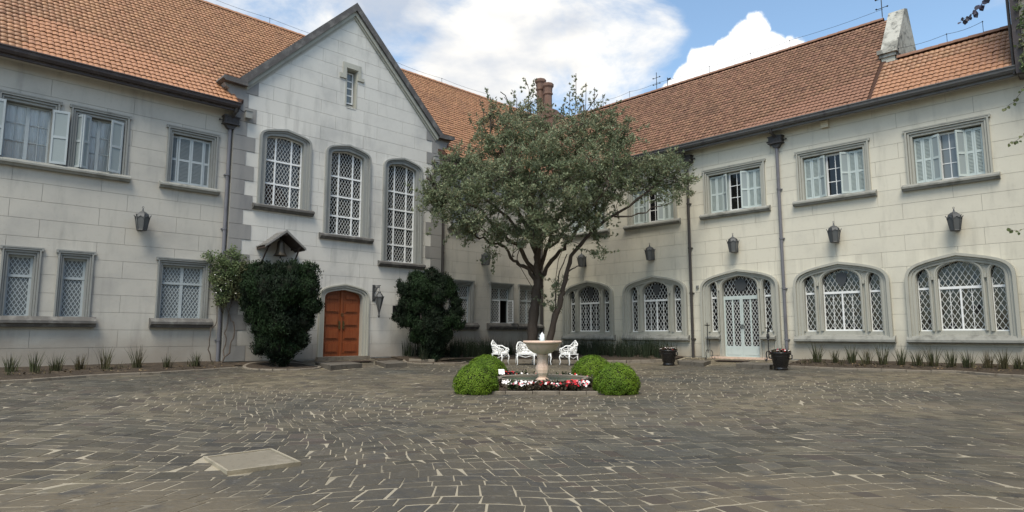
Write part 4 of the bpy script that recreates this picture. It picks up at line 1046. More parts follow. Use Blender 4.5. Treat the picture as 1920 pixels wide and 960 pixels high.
mb = MB(); mb.add([(0, -13.0, G(0, -13)+.03), (.9, -13, G(.9, -13)+.03), (.9, -15.5, G(.9, -15)+.03), (0, -15.5, G(0, -15)+.03)], [(3, 2, 1, 0)])
mb.add([(0, -9.9, .01), (0, -8.9, .01), (.9, -8.9, G(.9, -9)+.03), (.9, -9.9, G(.9, -9)+.03)], [(3, 2, 1, 0)]); o = mb.obj('soil_bed', 'soil'); o['kind'] = 'structure'
def kerb(pl, label, h=.07, wd=.10, closed=False, name='kerb'):
    e = empty(name, (pl[0][0], pl[0][1], G(*pl[0])), label, 'kerb'); p0 = Vector(e.location)
    if closed: pl = pl+[pl[0]]
    for a, b in zip(pl[:-1], pl[1:]):
        a, b = Vector((*a, 0)), Vector((*b, 0)); n = max(1, round((b-a).length/.55)); t = (b-a).normalized(); s = Vector((-t.y, t.x, 0))
        for i in range(n):
            p = a+(b-a)*(i/n)+t*.006; q_ = a+(b-a)*((i+1)/n)-t*.006; hh = h+random.uniform(-.006, .006); mb = MB(); P = []
            for e_, z in ((wd/2, -.2), (wd/2, hh-.012), (wd/2-.015, hh), (-wd/2+.015, hh), (-wd/2, hh-.012), (-wd/2, -.2)):
                for v in (p, q_): w3 = v+s*e_; P.append(Vector((w3.x, w3.y, G(v.x, v.y)+z))-p0)
            mb.add(P, [(2*k, 2*k+1, (2*k+3) % 12, (2*k+2) % 12) for k in range(6)]+[(0, 2, 4, 6, 8, 10), (11, 9, 7, 5, 3, 1)]); mb.obj('kerb_stone', 'kerb', e)
kerb(KL, 'low stone kerb edging the soil bed under the left wing'); kerb(KR, 'low stone kerb edging the soil bed under the right wing')
kerb(PB[1:-1], 'raised stone kerb holding the tree bed behind the white chairs', h=.13, wd=.12)
kerb(pitL, 'round kerb at the foot of the big dark conifer left of the door', h=.05, closed=True); kerb(pitR, 'round kerb at the foot of the conifer right of the door', h=.05, closed=True)

# ---- garden round the fountain: its square bed
FC = diag(.73, 15.55); FZ = -.33
def fl(l, d): return diag(.73+l, 15.55+d)
bedF = [fl(-1.45, -1.50), fl(1.45, -1.50), fl(1.45, 1.45), fl(-1.45, 1.45)]
MAN = [(14.42, -20.91), (14.42, -20.10), (15.49, -20.23), (15.43, -21.02)]
SLABS = {'left of the path to the red door': [(1.2, -12.75), (3.5, -13.42), (2.95, -11.95), (1.37, -11.5)],
         'right of the path to the red door': [(1.4, -10.5), (3.56, -11.42), (3.45, -10.5), (1.47, -9.6)],
         'left of the glazed door, beside a flower pot': [(8.72, -1.8), (9.5, -3.0), (10.6, -3.2), (9.95, -1.5)],
         'right of the glazed door, beside a flower pot': [(11.3, -1.6), (11.75, -3.15), (12.95, -3.3), (12.6, -1.7)]}
def grow(poly, f):
    c = (sum(p[0] for p in poly)/len(poly), sum(p[1] for p in poly)/len(poly)); return [(c[0]+(x-c[0])*f, c[1]+(y-c[1])*f) for x, y in poly]
nogo = [bedL, bedR, bedP, pitL, pitR, bedF, grow(MAN, .90)]+list(SLABS.values())
# ---- the stones, laid in wandering courses
sr = random.Random(11)
from mathutils import noise as mnoise
def wander(a, b):
    nv = mnoise.noise_vector(Vector((a*3.1, b*3.1, 2.0)))*.040+mnoise.noise_vector(Vector((a*9, b*9, 7.0)))*.014
    x = a+.9*math.sin(b*.36+1.3*math.sin(a*.22))+.25*math.sin(a*.7+b*.5)+.07*math.sin(b*1.7+a*.7)+nv.x
    y = b+.75*math.sin(a*.36+.9*math.sin(b*.3))+.20*math.sin(a*.95-b*.6+1)+.06*math.sin(a*2.2+b)+nv.y
    return x, y
stones = []
b = 1.5
while b < 33:
    h = sr.choice((.17, .22, .26, .31, .37)) ; a = -24+sr.random()
    while a < 24:
        L = sr.uniform(.18, .36)
        parts = [(a, a+L, b, b+h)]
        if h > .28 and sr.random() < .3: m_ = b+h*sr.uniform(.4, .6); parts = [(a, a+L, b, m_), (a, a+L, m_, b+h)]
        for (a0, a1, b0, b1) in parts:
            j = lambda: sr.gauss(0, .003)
            gp = sr.uniform(.006, .009) if sr.random() < .75 else sr.uniform(.009, .014)
            gz_ = gp*1.55; c = [(a0+gp+j(), b0+gz_+j()), ((a0+a1)/2, b0+gz_+j()), (a1-gp+j(), b0+gz_+j()), (a1-gp+j(), b1-gz_+j()), ((a0+a1)/2, b1-gz_+j()), (a0+gp+j(), b1-gz_+j())]
            if sr.random() < .07: k_ = sr.choice((0, 2, 3, 5)); c[k_] = (c[k_][0]*.6+(a0+a1)/2*.4, c[k_][1]*.75+(b0+b1)/2*.25)
            w_ = [wander(*q_) for q_ in c]; w2 = [diag(x, y) for x, y in w_]
            cx = sum(p[0] for p in w2)/6; cy = sum(p[1] for p in w2)/6
            if not (.05 < cx < 31 and -33 < cy < -.05): continue
            if any(inside((cx, cy), P) for P in nogo): continue
            d_ = (Vector((cx, cy, 0))-CAMP)@FW if False else (cx-CAMP.x)*FW.x+(cy-CAMP.y)*FW.y; l_ = (cx-CAMP.x)*RT.x+(cy-CAMP.y)*RT.y
            if d_ < 1.0 or abs(l_) > d_*.95+2.2: continue
            stones.append((d_, l_, cx, cy, w2))
        a += L
    b += h
def stone_geo(w2, cx, cy, lz=.0035):
    up = lz+sr.uniform(-.001, .002); tx, ty = sr.gauss(0, .003), sr.gauss(0, .003); V = []
    for s, dz in ((1.0, -.03), (1.0, up-.003), (.97, up)):
        for x, y in w2:
            X = cx+(x-cx)*s; Y_ = cy+(y-cy)*s; V.append((X, Y_, G(X, Y_)+dz+(X-cx)*tx+(Y_-cy)*ty))
    F = [(k*6+i, k*6+(i+1) % 6, (k+1)*6+(i+1) % 6, (k+1)*6+i) for k in range(2) for i in range(6)]+[tuple(range(12, 18))]
    return V, F
def inview(s): return 0 if (s[0] > 4.6 and abs(s[1])/s[0] < .82) else 1
stones.sort(key=lambda s: (inview(s), s[0]**2+s[1]**2))
for i, (d_, l_, cx, cy, w2) in enumerate(stones[:300]):
    V, F = stone_geo([(x-cx, y-cy) for x, y in w2], 0, 0) if False else stone_geo(w2, cx, cy)
    mb = MB(); mb.add([(x-cx, y-cy, z) for x, y, z in V], F); mb.obj('paving_stone', 'stone_red' if sr.random() < .05 else 'stone_pave', yard, loc=(cx, cy, 0))
mb = MB()
for (d_, l_, cx, cy, w2) in stones[300:]:
    V, F = stone_geo(w2, cx, cy); mb.add(V, F, 1 if sr.random() < .05 else 0)
o = mb.obj('paving_stones', ['stone_pave', 'stone_red'], yard); o['kind'] = 'stuff'
# metal framed concrete cover
mc = grow(MAN, .90); cx = sum(p[0] for p in mc)/4; cy = sum(p[1] for p in mc)/4; gz0 = G(cx, cy)
e = empty('manhole_cover', (cx, cy, gz0), 'large square concrete inspection cover in a metal frame let into the paving', 'manhole cover')
loc = ccw([(x-cx, y-cy) for x, y in mc])
FH = Frame((0, 0, 0), (1, 0, 0), (0, 0, 1))
def hz(poly, z0, z1, m, nm, parent, inset=0.008):
    n = len(poly); P = [(x, y, z0) for x, y in poly]+[(x, y, z1-inset) for x, y in poly]; c = (sum(p[0] for p in poly)/n, sum(p[1] for p in poly)/n)
    f = 1-inset/.4; P += [(c[0]+(x-c[0])*f, c[1]+(y-c[1])*f, z1) for x, y in poly]
    mb = MB(); mb.add(P, [(k*n+i, k*n+(i+1) % n, (k+1)*n+(i+1) % n, (k+1)*n+i) for k in range(2) for i in range(n)]+[tuple(range(2*n, 3*n))]); return mb.obj(nm, m, parent)
hz([(x*.94, y*.94) for x, y in loc], -.05, .026, 'cover', 'cover_slab', e)
for i in range(4):
    a, b_ = loc[i], loc[(i+1) % 4]; pts = [(a[0]*1.035, a[1]*1.035), (b_[0]*1.035, b_[1]*1.035), (b_[0]*.965, b_[1]*.965), (a[0]*.965, a[1]*.965)]
    hz(pts, -.05, .034, 'mortar', 'frame_bar', e, .004)
for where, poly in SLABS.items():
    poly = ccw(poly); cx = sum(p[0] for p in poly)/4; cy = sum(p[1] for p in poly)/4
    e = empty('stone_step', (cx, cy, G(cx, cy)), 'low worn stone platform '+where, 'step')
    l4 = [(x-cx, y-cy) for x, y in poly]; n = 4
    for i in range(n):   # four flags each
        a, b_ = l4[i], l4[(i+1) % 4]; z_ = l4[(i-1) % 4]
        m1_ = ((a[0]+b_[0])/2*.985, (a[1]+b_[1])/2*.985); m0 = ((a[0]+z_[0])/2*.985, (a[1]+z_[1])/2*.985)
        q_ = [m0, (a[0], a[1]), m1_, (0, 0)]; c = (sum(p[0] for p in q_)/4, sum(p[1] for p in q_)/4)
        hz([(c[0]+(x-c[0])*.985, c[1]+(y-c[1])*.985) for x, y in q_], -.12, .14+random.uniform(-.006, .006), 'flag', 'flagstone', e)
mb = MB(); mb.box(Frame((0, 0, 0), (0, 1, 0), (1, 0, 0)), -.75, .75, 0, .02, 0, .7); o = mb.obj('door_mat', 'wood_dark', loc=(.45, -11.1, G(.8, -11)+.012)); tag(o, 'dark mat lying in front of the red door', 'mat')
mb = MB(); mb.box(FR, -.6, .6, 0, .02, 0, .6); o = mb.obj('door_mat', 'wood_dark', loc=(10.42, -.4, G(10.4, -.8)+.02)); tag(o, 'dark mat lying in front of the glazed double door', 'mat')
# ================================================================== wall fittings
def make_lantern():
    t = empty('wall_lantern', (0, 0, 0), '-', 'lantern', 'iron wall lanterns')
    F = Frame((0, 0, 0), (1, 0, 0), (0, -1, 0)); n = 6; c = Vector((0, -.27, 0))
    def hx(r, z, k): a = math.pi/3*k+math.pi/6; return c+Vector((r*math.cos(a), r*math.sin(a), z))
    mb = MB(); rb, rt_ = .135, .205
    for k in range(n):
        mb.tube([hx(rb, .0, k), hx(rt_, .40, k), hx(rt_+.035, .47, k)], .013, 5)
        mb.tube([hx(rb, .01, k), hx(rb, .01, k+1)], .014, 5); mb.tube([hx(rt_, .36, k), (hx(rt_, .43, k)+hx(rt_, .43, k+1))/2, hx(rt_, .36, k+1)], .012, 5)
    mb.add([hx(rb, 0, k) for k in range(n)], [tuple(range(n))]); mb.obj('frame', 'iron_lantern', t)
    for k in range(n):
        mb = MB(); mb.add([hx(rb-.006, .01, k), hx(rb-.006, .01, k+1), hx(rt_-.006, .38, k+1), (hx(rt_, .42, k)+hx(rt_, .42, k+1))/2*.98+c*.02, hx(rt_-.006, .38, k)], [(0, 1, 2, 3, 4)]); mb.obj('pane', 'lantern_glass', t)
    mb = MB(); P = [hx(r, z, k) for r, z in ((.20, .40), (.165, .50), (.10, .56), (.045, .585)) for k in range(n)]
    mb.add(P, [(i*n+k, i*n+(k+1) % n, (i+1)*n+(k+1) % n, (i+1)*n+k) for i in range(3) for k in range(n)]+[tuple(range(3*n, 4*n))]); mb.obj('roof', 'iron_lantern', t)
    mb = MB(); mb.lathe([(.045, .58), (.028, .61), (.018, .66), (.010, .685)], c, 8)
    mb.tube([c+Vector((.025*math.cos(a), 0, .712+.025*math.sin(a))) for a in np.linspace(0, 2*math.pi, 10)], .007, 5); mb.obj('finial', 'iron_lantern', t)
    mb = MB(); mb.box(F, -.07, .07, .02, .5, 0, .02); mb.tube([(0, 0, .1), (0, -.15, .05), (0, -.2, .0)], .014, 5); mb.tube([(0, 0, .42), (0, -.12, .46)], .014, 5); mb.obj('bracket', 'iron_lantern', t)
    return t
LAN = [((0, -18.14), 'L', 'iron wall lantern on the left wing, the only one left of the gable'), ((0, -4.0), 'L', 'iron wall lantern between the right conifer and the tree trunk'),
       ((2.85, 0), 'R', 'iron wall lantern just right of the trunks, above the first triple window'), ((6.62, 0), 'R', 'iron wall lantern above the triple window left of the glazed door'),
       ((10.40, 0), 'R', 'iron wall lantern directly above the glazed double door'), ((14.10, 0), 'R', 'iron wall lantern above the triple window right of the glazed door'),
       ((17.60, 0), 'R', 'iron wall lantern above the triple window at the far right')]
pl_ = make_lantern()
for i, ((x, y), sd_, lb) in enumerate(LAN):
    instance(pl_, i, (x+(.015 if sd_ == 'L' else 0), y-(.015 if sd_ == 'R' else 0), 4.07), R(90) if sd_ == 'L' else 0, lb)
# hanging lantern by the red door
t = empty('hanging_lantern', (.15, -9.85, 0), 'tall pointed iron lantern hanging from a scrolled bracket right of the red door', 'lantern')
V3 = Vector
mb = MB(); mb.box(FL, -.06, .06, 2.2, 2.85, 0, .03)
mb.tube([V3((.02, 0, 2.80)), V3((.50, .0, 2.80))], .018, 6)
sc = [V3((.04+.16*t_*1.0+.05*math.sin(t_*9), 0, 2.28+.45*t_)) for t_ in np.linspace(0, 1, 14)]; mb.tube(sc, .022, 6)
for cx_, cz_, r_ in ((.14, 2.70, .07), (.28, 2.72, .05), (.38, 2.74, .035), (.10, 2.35, .06)):
    mb.tube([V3((cx_+r_*(1-.05*k)*math.cos(k*.7), 0, cz_+r_*(1-.05*k)*math.sin(k*.7))) for k in range(13)], .013, 5)
mb.obj('bracket', 'iron_lantern', t)
c = V3((.44, 0, 1.56))
def hx(r, z, k): a = math.pi/3*k; return c+V3((r*math.cos(a), r*math.sin(a), z))
mb = MB(); mb.tube([c+V3((0, 0, 1.24)), c+V3((0, 0, 1.02))], .008, 4)
for k in range(6): mb.tube([hx(.04, .27, k), hx(.16, .78, k), hx(.185, .82, k)], .013, 5); mb.tube([hx(.16, .78, k), hx(.16, .78, k+1)], .013, 5); mb.tube([hx(.045, .28, k), hx(.045, .28, k+1)], .012, 5)
mb.obj('frame', 'iron_lantern', t)
for k in range(6): mb = MB(); mb.add([hx(.04, .29, k), hx(.04, .29, k+1), hx(.152, .78, k+1), hx(.152, .78, k)], [(0, 1, 2, 3)]); mb.obj('pane', 'lantern_glass', t)
mb = MB(); mb.lathe([(.175, .80), (.13, .86), (.09, .93), (.055, .95), (.06, .98), (.02, 1.04)], c, 6); mb.obj('roof', 'iron_lantern', t)
mb = MB(); mb.lathe([(.06, .28), (.035, .20), (.03, .12), (.05, .06), (.02, .0)], c, 8); mb.obj('pendant', 'iron_lantern', t)
# bell canopy
t = empty('bell_canopy', (.165, -13.85, 0), 'small shingled gable canopy on struts high on the wall above the left conifer', 'canopy')
rg, ev, hw, dp = 4.47, 3.88, .70, .78
for s in (-1, 1):
    for r in range(6):
        for cidx in range(6):
            t0, t1 = r/6, (r+1)/6+.03; d0, d1 = dp*cidx/6+.008, dp*(cidx+1)/6-.004
            flare = lambda q_: .04*max(0, q_-.8)*5
            def pp(q_, d, h): return V3((d, s*hw*q_, rg-(rg-ev)*q_+flare(q_)+h))
            mb = MB(); mb.add([pp(t0, d0, .018), pp(t0, d1, .018), pp(t1, d1, .034), pp(t1, d0, .034), pp(t1, d0, .012), pp(t1, d1, .012)], [(0, 1, 2, 3) if s < 0 else (3, 2, 1, 0), (3, 2, 5, 4)]); mb.obj('shingle', 'shingle', t)
    mb = MB(); mb.prism(Frame((0, 0, 0), (0, 1, 0), (1, 0, 0)), ccw([(0, rg), (s*hw, ev), (s*hw, ev-.05), (0, rg-.07)]), .0, dp-.01); mb.obj('roof_board', 'wood_dark', t)
    mb = MB(); mb.tube([V3((dp-.12, s*(hw-.15), ev+.05)), V3((.02, s*(hw-.12), ev-.65))], .03, 6); mb.tube([V3((.0, s*(hw-.15), ev+.04)), V3((dp-.05, s*(hw-.15), ev+.04))], .03, 6); mb.obj('strut', 'wood_dark', t)
    mb = MB(); F_ = Frame((0, 0, 0), (0, 1, 0), (1, 0, 0)); mb.prism(F_, ccw([(0, rg+.03), (s*(hw+.03), ev+.03), (s*(hw+.03), ev-.04), (0, rg-.06)]), dp-.01, dp+.02); mb.obj('barge_board', 'shingle', t)
mb = MB(); mb.box(Frame((0, 0, 0), (0, 1, 0), (1, 0, 0)), -.06, .06, rg-.16, rg-.06, 0, dp-.02); mb.obj('beam', 'wood_dark', t)
bl = empty('bell', (.58, -13.88, 3.62), 'bronze bell hanging under the shingled canopy', 'bell')
mb = MB(); mb.lathe([(.24, .0), (.215, .02), (.17, .10), (.135, .24), (.125, .40), (.11, .50), (.05, .55), (.04, .62), (.0, .63)], (0, 0, 0), 20, capb=False); mb.obj('bell_body', 'bell', bl, smooth=True)
mb = MB(); mb.tube([(0, 0, .62), (0, 0, .80)], .03, 6); mb.obj('hanger', 'iron', bl); mb = MB(); mb.tube([(0, 0, .2), (0, 0, -.04)], .012, 5); mb.lathe([(0, -.10), (.035, -.06), (0, -.02)], (0, 0, 0), 8); mb.obj('clapper', 'iron', bl)
# plaque, spotlights, little boxes
mb = MB(); mb.box(FG, -8.95, -8.05, 1.60, 2.06, .012, .045); mb.box(FG, -8.92, -8.08, 1.63, 2.03, .045, .048); tag(mb.obj('plaque', 'plaque'), 'dark rectangular plaque on the wall, half behind the right conifer', 'plaque')
for y, lb in ((-15.12, 'small grey floodlight on the left edge strip of the gable, by the rain hopper'), (-7.0, 'small grey floodlight on the right edge strip of the gable')):
    t = empty('floodlight', (.18, y, 8.45), lb, 'floodlight', 'floodlights on the gable')
    F_ = Frame((0, 0, 0), (0, 1, 0), (1, 0, 0)); mb = MB(); mb.box(F_, -.11, .11, -.13, .11, .08, .22); mb.box(F_, -.13, .13, .11, .13, .06, .24); mb.obj('housing', 'trim', t); mb = MB(); mb.tube([(0, 0, 0), (.1, 0, 0)], .02, 6); mb.tube([(.01, 0, .05), (.01, -.35 if y < -10 else .3, .22)], .012, 5); mb.obj('bracket', 'pipe_dark', t)
t = empty('sensor_box', (13.95, -.014, 8.36), 'small beige box on the right wall just under the eaves', 'box'); mb = MB(); mb.box(FR, -.12, .12, -.12, .10, 0, .14); mb.obj('housing', 'beige', t); mb = MB(); mb.box(FR, -.13, .13, .10, .115, -.0, .16); mb.obj('lid', 'beige', t)
t = empty('bell_push', (8.68, -.014, 2.82), 'tiny grey box on the wall beside the downpipe left of the glazed door', 'box'); mb = MB(); mb.box(FR, -.05, .05, -.06, .06, 0, .06); mb.obj('housing', 'trim', t); mb = MB(); mb.box(FR, -.02, .02, -.03, .02, .06, .07); mb.obj('button', 'iron', t)
# ================================================================== fountain
f = empty('fountain', (FC[0], FC[1], FZ), 'pink marble bowl fountain on a baluster stem in a low round pool', 'fountain')
mb = MB(); mb.lathe([(1.14, -.05), (1.14, .205), (1.16, .21), (1.165, .24), (1.0, .24), (.985, .23), (.985, .02)], (0, 0, 0), 56); mb.obj('pool_rim', 'kerb', f, smooth=False)
mb = MB(); mb.lathe([(.0, .30), (.15, .30), (.15, .26), (.165, .22), (.165, .10), (.13, .10), (.13, 0)][::-1], (0, 0, 0), 24)
f2 = MB(); f2.lathe([(.175, .08), (.175, .15), (.155, .17), (.15, .20), (.105, .235), (.115, .27), (.15, .34), (.16, .42), (.15, .49), (.125, .56), (.115, .66), (.125, .74), (.14, .755), (.14, .775), (.12, .785)], (0, 0, 0), 24, lobes=8, la=.035); f2.obj('stem', 'marble', f, smooth=False)
mb = MB(); mb.lathe([(.10, .775), (.15, .79), (.24, .83), (.33, .90), (.39, .99), (.405, 1.03), (.45, 1.04), (.47, 1.06), (.47, 1.09), (.455, 1.105), (.41, 1.10), (.38, 1.06), (.3, 1.02), (0, 1.0)], (0, 0, 0), 48, lobes=12, la=.008); mb.obj('bowl', 'marble', f, smooth=True)
mb = MB(); mb.lathe([(.0, 1.075), (.40, 1.075)][::-1], (0, 0, 0), 32); mb.obj('bowl_water', 'water_dark', f)
mb = MB(); mb.lathe([(.05, 1.05), (.06, 1.12), (.064, 1.17), (.05, 1.23), (.028, 1.28), (.0, 1.31)], (0, 0, 0), 14, lobes=5, la=.14)
for k in range(22):
    a = k*2.4; r = random.uniform(.03, .09); h = random.uniform(1.08, 1.27); mb.lathe([(0, -.014), (.012, 0), (0, .014)], (r*math.cos(a), r*math.sin(a), h), 5)
mb.obj('water_jet', 'jet', f, smooth=True)
mb = MB(); mb.lathe([(.0, .175), (.99, .175)][::-1], (0, 0, 0), 48); mb.obj('pool_water', 'water_dark', f)
# square bed with its kerb
bz = lambda x, y: G(x, y)+.10
mb = MB(); n = 12; V = []; 
for j in range(n+1):
    for i in range(n+1):
        x, y = fl(-1.4+2.8*i/n, -1.45+2.85*j/n); V.append((x, y, G(x, y)+.07+random.uniform(-.01, .02)))
F_ = [(j*(n+1)+i, j*(n+1)+i+1, (j+1)*(n+1)+i+1, (j+1)*(n+1)+i) for j in range(n) for i in range(n)]
mb.add(V, F_); o = mb.obj('soil_bed', 'soil'); o['kind'] = 'structure'
kerb([fl(-1.45, -1.50), fl(1.45, -1.50), fl(1.45, 1.45), fl(-1.45, 1.45)], 'square stone kerb round the flower bed of the fountain', h=.075, wd=.09, closed=True)
# flowers of the bed
def quads(P, N_, size, asp=1.6, jit=.6, name='leaves', m='leaf_box', parent=None, mi=None, up=None):
    """a leaf (lozenge) at each point P facing roughly N_"""
    n = len(P); N_ = N_+rng.normal(0, jit, (n, 3)); N_ /= np.linalg.norm(N_, axis=1)[:, None]+1e-9
    t = rng.normal(0, 1, (n, 3)) if up is None else up+rng.normal(0, .35, (n, 3)); t -= N_*np.sum(t*N_, 1)[:, None]; t /= np.linalg.norm(t, axis=1)[:, None]+1e-9
    b_ = np.cross(N_, t); s = (size*rng.uniform(.65, 1.35, n))[:, None] if np.isscalar(size) else size[:, None]
    V = np.stack([P-t*s*.5*asp, P+b_*s*.42-t*s*.05, P+t*s*.5*asp+N_*s*.12, P-b_*s*.42-t*s*.05], 1).reshape(-1, 3)
    F = np.arange(n*4).reshape(-1, 4); return np_mesh(name, V, F, m, parent, mi)
pts = []; cols = []; lp = []
for k in range(2600):
    l, d = random.uniform(-1.38, 1.38), random.uniform(-1.43, 1.38)
    r = math.hypot(l, d)
    if r < 1.18 or (abs(l) > .8 and abs(d) > .85): continue
    if d > 0 and random.random() < .65: continue
    x, y = fl(l, d); lp.append((x, y, G(x, y)+.08+random.uniform(.0, .17)))
lp = np.array(lp); base = np.repeat(lp, 5, 0)+rng.normal(0, .035, (len(lp)*5, 3))
o = quads(base, np.tile([0, 0, 1.], (len(base), 1)), .055, 1.4, .7, 'bedding_foliage', 'leaf_begonia'); tag(o, 'low dark foliage of the bedding plants round the fountain pool', 'foliage', kind='stuff')
for m_, cnt, zone, lb in (('petal_white', 95, lambda l, d: (abs(l+.62) < .35 or abs(l-.95) < .2 or random.random() < .25), 'white bedding flowers round the fountain pool'),
                       ('petal_red', 70, lambda l, d: (-.32 < l < .15 or .3 < l < .75 or random.random() < .12), 'red bedding flowers in front of the fountain pool'),
                       ('petal_pink', 30, lambda l, d: random.random() < .6, 'pink bedding flowers round the fountain pool')):
    mb = MB(); n_ = 0; tries = 0
    while n_ < cnt and tries < 9000:
        tries += 1; l, d = random.uniform(-1.3, 1.3), (random.uniform(-1.43, -1.0) if random.random() < .82 else random.uniform(.6, 1.38))
        if math.hypot(l, d) < 1.2 or (abs(l) > .95 and abs(d) > .85) or not zone(l, d): continue
        x, y = fl(l, d); c = V3((x, y, G(x, y)+random.uniform(.18, .27))); r = random.uniform(.018, .032); n_ += 1
        a0 = random.random()*6; nz = V3((random.gauss(0, .4)+FW.x*-.7, random.gauss(0, .4)-FW.y*.7, .8)).normalized(); t1 = nz.orthogonal().normalized(); t2 = nz.cross(t1)
        for k in range(5):
            a = a0+k*1.257; e1 = (t1*math.cos(a)+t2*math.sin(a)); e2 = (t1*math.cos(a+.6)+t2*math.sin(a+.6)); e3 = (t1*math.cos(a-.6)+t2*math.sin(a-.6))
            mb.add([c, c+e3*r*.8+nz*.004, c+e1*r*1.25, c+e2*r*.8+nz*.004], [(0, 1, 2, 3)])
    tag(mb.obj('bedding_flowers', m_), lb, 'flowers', kind='stuff')
# clipped box balls
def make_ball():
    t = empty('box_ball', (0, 0, 0), '-', 'topiary', 'clipped box balls round the fountain')
    rx, h = .50, .66
    mb = MB(); mb.lathe([(.30, 0), (.42, .08), (.46, .2), (.44, .35), (.36, .48), (.22, .57), (0, .61)], (0, 0, 0), 20); mb.obj('twigs_or_core', 'core', t, smooth=True)  # added solid body, coloured as the shade behind the leaves
    n = 13000; u = rng.uniform(-.42, 1, n); a = rng.uniform(0, 2*np.pi, n); cr = np.sqrt(1-u*u)
    lump = 1+.035*np.sin(a*5+u*7)+.025*np.sin(a*11-u*9); rr = rng.uniform(.93, 1.02, n)*lump
    zc = .20; zz = np.where(u > 0, zc+u*(h-zc), zc+u*.42)
    P = np.stack([rx*cr*np.cos(a)*rr, rx*cr*np.sin(a)*rr, np.maximum(.015, zc+(zz-zc)*rr)], 1); Nn = np.stack([cr*np.cos(a), cr*np.sin(a), u*.9+.1], 1)
    quads(P, Nn, .021, 1.35, .36, 'foliage', 'leaf_box', t); return t
pb = make_ball()
for i, (l, d, s, lb) in enumerate(((-1.52, -1.32, .98, 'clipped box ball at the front left corner of the fountain bed'), (1.55, -1.32, 1.02, 'clipped box ball at the front right corner of the fountain bed'),
                                ((-1.40), 1.55, 1.06, 'clipped box ball at the back left corner, behind another ball'), (1.38, 1.55, 1.06, 'clipped box ball at the back right corner, behind another ball'))):
    x, y = fl(l, d); instance(pb, i, (x, y, G(x, y)-.01), i*1.7, lb, (s, s, s))
# little sign and lamp on the back edge of the bed
x, y = diag(-.26, 16.6); t = empty('plant_sign', (x, y, G(x, y)), 'small tilted white label on a stake at the back left of the pool', 'sign', rz=AZ)
mb = MB(); mb.tube([(0, 0, 0), (0, .02, .30)], .012, 5); mb.obj('stake', 'iron', t); mb = MB(); mb.add([(-.075, -.03, .24), (.075, -.03, .24), (.06, .05, .36), (-.09, .05, .36), (-.075, -.015, .23), (.075, -.015, .23), (.06, .065, .35), (-.09, .065, .35)], [(0, 1, 2, 3), (7, 6, 5, 4), (0, 4, 5, 1), (3, 2, 6, 7), (0, 3, 7, 4), (1, 5, 6, 2)]); mb.obj('plate', 'petal_white', t)
x, y = diag(-.06, 16.75); t = empty('planter_box', (x, y, G(x, y)), 'small dark trough with red flowers behind the pool', 'planter', rz=AZ)
mb = MB(); mb.box(FR, -.13, .13, .10, .28, -.07, .07); mb.box(FR, -.14, .14, .27, .29, -.08, .08); mb.box(FR, -.1, .1, 0, .1, -.05, .05); mb.obj('trough', 'pot', t)
mb = MB(); 
for k in range(16): mb.lathe([(0, -.02), (.022, 0), (0, .02)], (random.uniform(-.12, .12), random.uniform(-.07, .07)-.05, random.uniform(.16, .31)), 5)
mb.obj('blooms', 'petal_red', t)
